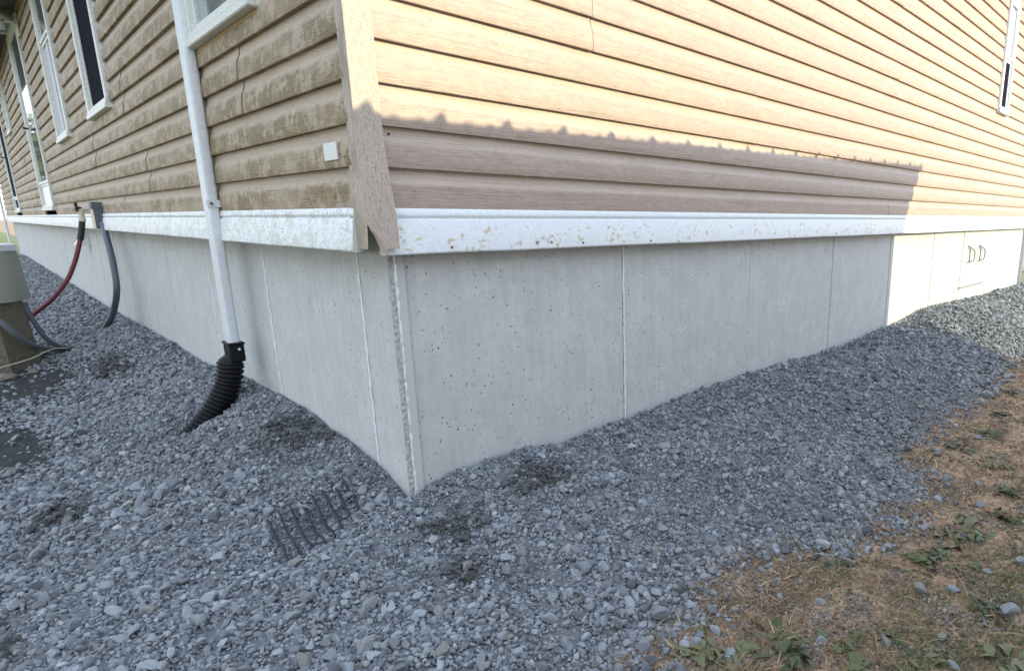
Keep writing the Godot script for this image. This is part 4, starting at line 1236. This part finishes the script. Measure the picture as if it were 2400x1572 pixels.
# plastic grid half sunk in the gravel in front of the corner
func build_grid():
	var G = thing("plastic_grid", Vector3.ZERO, "dark plastic grid of ribs half sunk in the gravel in front of the corner", "grid")
	var o = Vector2(-0.300, -0.215); var u = Vector2(0.030, 0.0025); var v = Vector2(0.000, 0.030)
	# ribs run towards the viewer (v), thin bars across (u)
	var along = Vector2(-0.024, 0.298) / 9.0
	var across = Vector2(0.225, -0.005) / 7.0
	for i in 8:
		var pts = []
		var n0 = 0.0 + 0.3 * (i % 2); var n1 = 8.6 - 0.28 * i - 0.5 * (i % 3)
		for k in 14:
			var t = lerpf(n0, n1, k / 13.0)
			var p = o + across * i + along * t
			pts.append(Vector3(p.x, ground_height(p.x, p.y) + 0.024 + 0.004 * sin(k * 0.9 + i) - 0.010 * smoothstep(9.0, 13.0, k) - 0.0016 * i, p.y))
		put(tube_mesh(pts, 0.0036, 6), "rib", M.tine, G)
	for j in 6:
		var pts = []
		var wide = 8.0 - 0.7 * j
		for k in 12:
			var t = -0.3 + wide * k / 11.0
			var p = o + across * t + along * (0.9 + j * 1.35)
			pts.append(Vector3(p.x, ground_height(p.x, p.y) + 0.022 + 0.003 * sin(k * 1.3 + j) - 0.0016 * t, p.y))
		put(tube_mesh(pts, 0.0011, 5), "cross_bar", M.tine, G)

# ---------------------------------------------------------------- off-frame shed that shades the corner, and far things
func build_shed():
	var D = 3.0
	var S = thing("shed", Vector3.ZERO, "unseen shed with a ribbed metal roof, its walls made white to bounce light", "shed")
	var at = func(x, y): return Vector3(x + SUN_K * D, TY + y + SUN_T * D, D)
	var edge = func(x): return 0.232 + 0.0295 * x
	var xl = -4.2
	# walls, the right end flared only to slant the edge of its shadow
	var st = begin()
	var p0 = at.call(xl, edge.call(xl) - 0.03); var p1 = at.call(4.30, edge.call(4.30) - 0.03); var p2 = at.call(4.02, 0.0)
	var b0 = Vector3(p0.x, 0, D); var b1 = Vector3(p2.x, 0, D)
	var dz = Vector3(0, 0, 2.4)
	var dn = Vector3(0, -0.16, 0)
	quad(st, b1, b0, p0, p2 + Vector3(0, 0, 0)); tri(st, p0, p1, p2)
	tri(st, p0, p2, p1)
	quad(st, b0, b0 + dz, p0 + dz + dn, p0)
	quad(st, b1 + dz, b1, p2, p2 + dz + dn)
	quad(st, p2 + dz + dn, p2, p1, p1 + dz + dn)
	quad(st, b0 + dz, b1 + dz, p2 + dz + dn, p0 + dz + dn)
	put(done(st), "wall", M.shed_wall, S)
	# ribbed sheets: one main rib every 0.239 m, two low ones between
	var x = 0.013 - 0.239 * 17
	var i = 0
	while x < 4.2:
		st = begin(); st.set_smooth_group(-1)
		var sheet = [[0.0, 0.0], [0.055, 0.0], [0.065, 0.006], [0.085, 0.006], [0.095, 0.0], [0.135, 0.0], [0.145, 0.006], [0.165, 0.006], [0.175, 0.0], [0.190, 0.002], [0.222, 0.027], [0.232, 0.027], [0.239 + 0.004, 0.002]]
		for k in sheet.size() - 1:
			var xa = x + sheet[k][0]; var xb = x + sheet[k+1][0]
			var a = at.call(xa, edge.call(xa) + sheet[k][1]); var b = at.call(xb, edge.call(xb) + sheet[k+1][1])
			var e = Vector3(0, 0, -0.04); var f = Vector3(0, -0.19, 2.7)
			quad(st, a + f, b + f, b + e, a + e)
			quad(st, b + e + Vector3(0, -0.04 - sheet[k+1][1], 0), a + e + Vector3(0, -0.04 - sheet[k][1], 0), a + e, b + e)
		put(done(st), "roof_sheet", M.shed_roof, S)
		x += 0.239; i += 1

func leaf_cloud(center, radius, count, seed_, leaf):
	var r = RandomNumberGenerator.new(); r.seed = seed_
	var st = begin()
	for c in 26:
		var d = Vector3(r.randfn(), r.randfn() * 0.8, r.randfn()).normalized() * pow(r.randf(), 0.4)
		var cc = center + d * radius
		for i in count / 26:
			var p = cc + Vector3(r.randfn(), r.randfn() * 0.7, r.randfn()) * radius.x * 0.20
			var a = Vector3(r.randfn(), r.randfn(), r.randfn()).normalized() * leaf
			var b = a.cross(Vector3(r.randfn(), r.randfn(), r.randfn())).normalized() * leaf * 0.6
			quad(st, p - a, p - b, p + a, p + b)
	return done(st)

func build_far():
	var green = plain(lin(0.06, 0.085, 0.03), 0.7)
	var dark = plain(lin(0.03, 0.05, 0.02), 0.7)
	for t in [[Vector3(-9.0, 0, -3.0), 6.0, green, "unseen leafy tree added across from the downspout to darken the long wall"], [Vector3(-8.2, 0, -8.5), 5.4, green, "unseen leafy tree added across from the storm door to darken the long wall"], [Vector3(-10.0, 0, 2.0), 6.6, green, "tall unseen leafy tree added near the front to dim the side yard"], [Vector3(-10.0, 0, -33), 17.0, green, "slender leafy tree behind the house, made tall to darken the window reflection"], [Vector3(-3.2, 0, -44), 6.5, green, "broad leafy tree far behind the house"], [Vector3(52, -1.5, -8.5), 8.0, dark, "dark spreading tree beyond the white car"], [Vector3(60, -1.5, -1.0), 9.0, dark, "tall dark tree beside the car's yard"]]:  # side-yard trees are unseen, added to dim skylight; back one heightened for dark reflections
		var T = thing("tree", t[0], t[3], "tree", "trees around the yard")
		var h = t[1]
		put(tube_mesh([Vector3(0, -0.1, 0), Vector3(0.1, h * 0.3, 0.05), Vector3(-0.05, h * 0.6, 0), Vector3(0.05, h * 0.85, 0.1)], [h * 0.035, h * 0.028, h * 0.018, h * 0.006], 8), "trunk", M.bark, T)
		for k in 5:
			var a = k * 1.3
			put(tube_mesh([Vector3(0.03, h * (0.35 + 0.07 * k), 0), Vector3(cos(a) * h * 0.14, h * (0.48 + 0.07 * k), sin(a) * h * 0.14), Vector3(cos(a) * h * 0.26, h * (0.55 + 0.07 * k), sin(a) * h * 0.26)], [h * 0.014, h * 0.009, h * 0.003], 6), "limb", M.bark, T)
		put(leaf_cloud(Vector3(0, h * 0.66, 0), Vector3(h * 0.34, h * 0.32, h * 0.34), 5200, 50 + int(h), h * 0.022), "crown", t[2], T)
	# white car parked down the slope past the end of the house
	var cx = 30.0; var gy = -(cx - 9.5) * 0.06 + 0.02
	var C = thing("car", Vector3(cx, gy, -4.35), "white car parked on the grass beyond the end of the house", "car")
	# side profile (along z), extruded over x
	var low = [[-2.1, 0.28], [2.1, 0.28], [2.15, 0.62], [1.9, 0.86], [1.15, 0.95], [-1.5, 0.98], [-2.1, 0.9], [-2.15, 0.5]]
	var cab = [[1.15, 0.95], [0.55, 1.42], [-0.75, 1.45], [-1.5, 0.98]]
	var ext = func(poly, hw, hw2):
		var st = begin()
		var n = poly.size()
		for i in n:
			var a = poly[i]; var b = poly[(i + 1) % n]
			var wa = hw if a[1] < 1.0 else hw2; var wb = hw if b[1] < 1.0 else hw2
			quad(st, Vector3(-wa, a[1], a[0]), Vector3(-wb, b[1], b[0]), Vector3(wb, b[1], b[0]), Vector3(wa, a[1], a[0]))
		for i in range(1, n - 1):
			for s in [-1, 1]:
				var w = func(p): return Vector3(s * (hw if p[1] < 1.0 else hw2), p[1], p[0])
				if s > 0: tri(st, w.call(poly[0]), w.call(poly[i+1]), w.call(poly[i]))
				else: tri(st, w.call(poly[0]), w.call(poly[i]), w.call(poly[i+1]))
		return done(st)
	put(ext.call(low, 0.86, 0.86), "body", M.paint_white, C)
	put(ext.call(cab, 0.80, 0.66), "windows", M.car_glass, C)
	put(box_mesh(Vector3(-0.66, 1.42, -0.76), Vector3(0.66, 1.47, 0.55), 0.02), "roof", M.paint_white, C)
	put(box_mesh(Vector3(-0.88, 0.34, 2.08), Vector3(0.88, 0.56, 2.20), 0.03), "bumper", M.white_metal, C)
	for s in [-1, 1]:
		for zz in [-1.35, 1.35]:
			var wn = Node3D.new(); wn.name = "wheel"; C.add_child(wn, true); wn.position = Vector3(s * 0.80, 0.33, zz)
			put(tube_mesh([Vector3(-0.10, 0, 0), Vector3(0.10, 0, 0)], 0.33, 20), "tyre", M.tyre, wn)
			put(tube_mesh([Vector3(-0.105, 0, 0), Vector3(0.105, 0, 0)], 0.20, 14), "rim", M.steel, wn)
		put(box_mesh(Vector3(s * 0.7 - 0.13, 0.62, 2.02), Vector3(s * 0.7 + 0.13, 0.74, 2.13), 0.02), "headlight", M.tub_rim, C)
	var bx = 36.0
	var B = thing("barrel", Vector3(bx, -24.5 * 0.06, -5.2), "orange barrel standing behind the white car", "barrel")
	put(tube_mesh([Vector3(0, 0, 0), Vector3(0, 0.35, 0), Vector3(0, 0.37, 0), Vector3(0, 0.9, 0), Vector3(0, 1.0, 0)], [0.30, 0.29, 0.26, 0.25, 0.22], 16), "body", M.orange, B)
	put(tube_mesh([Vector3(0, 0.55, 0), Vector3(0, 0.68, 0)], 0.268, 16), "band", M.paint_white, B)

func _ready():
	rng.seed = 20240611
	lumps.seed = 3; lumps.frequency = 0.1; lumps.fractal_octaves = 3
	wobble.seed = 9; wobble.frequency = 0.1; wobble.fractal_octaves = 2
	soil_patch.seed = 17; soil_patch.frequency = 0.1; soil_patch.fractal_octaves = 3
	setup_view()
	var t = Time.get_ticks_msec()
	make_materials(); print("materials ", Time.get_ticks_msec() - t)
	build_ground(); print("ground ", Time.get_ticks_msec() - t)
	build_house(); print("house ", Time.get_ticks_msec() - t)
	build_shed()
	build_far()
	build_drain_elbow()
	build_utilities()
	build_grid()
	build_gravel(); print("gravel ", Time.get_ticks_msec() - t)
	build_litter(); print("litter ", Time.get_ticks_msec() - t)
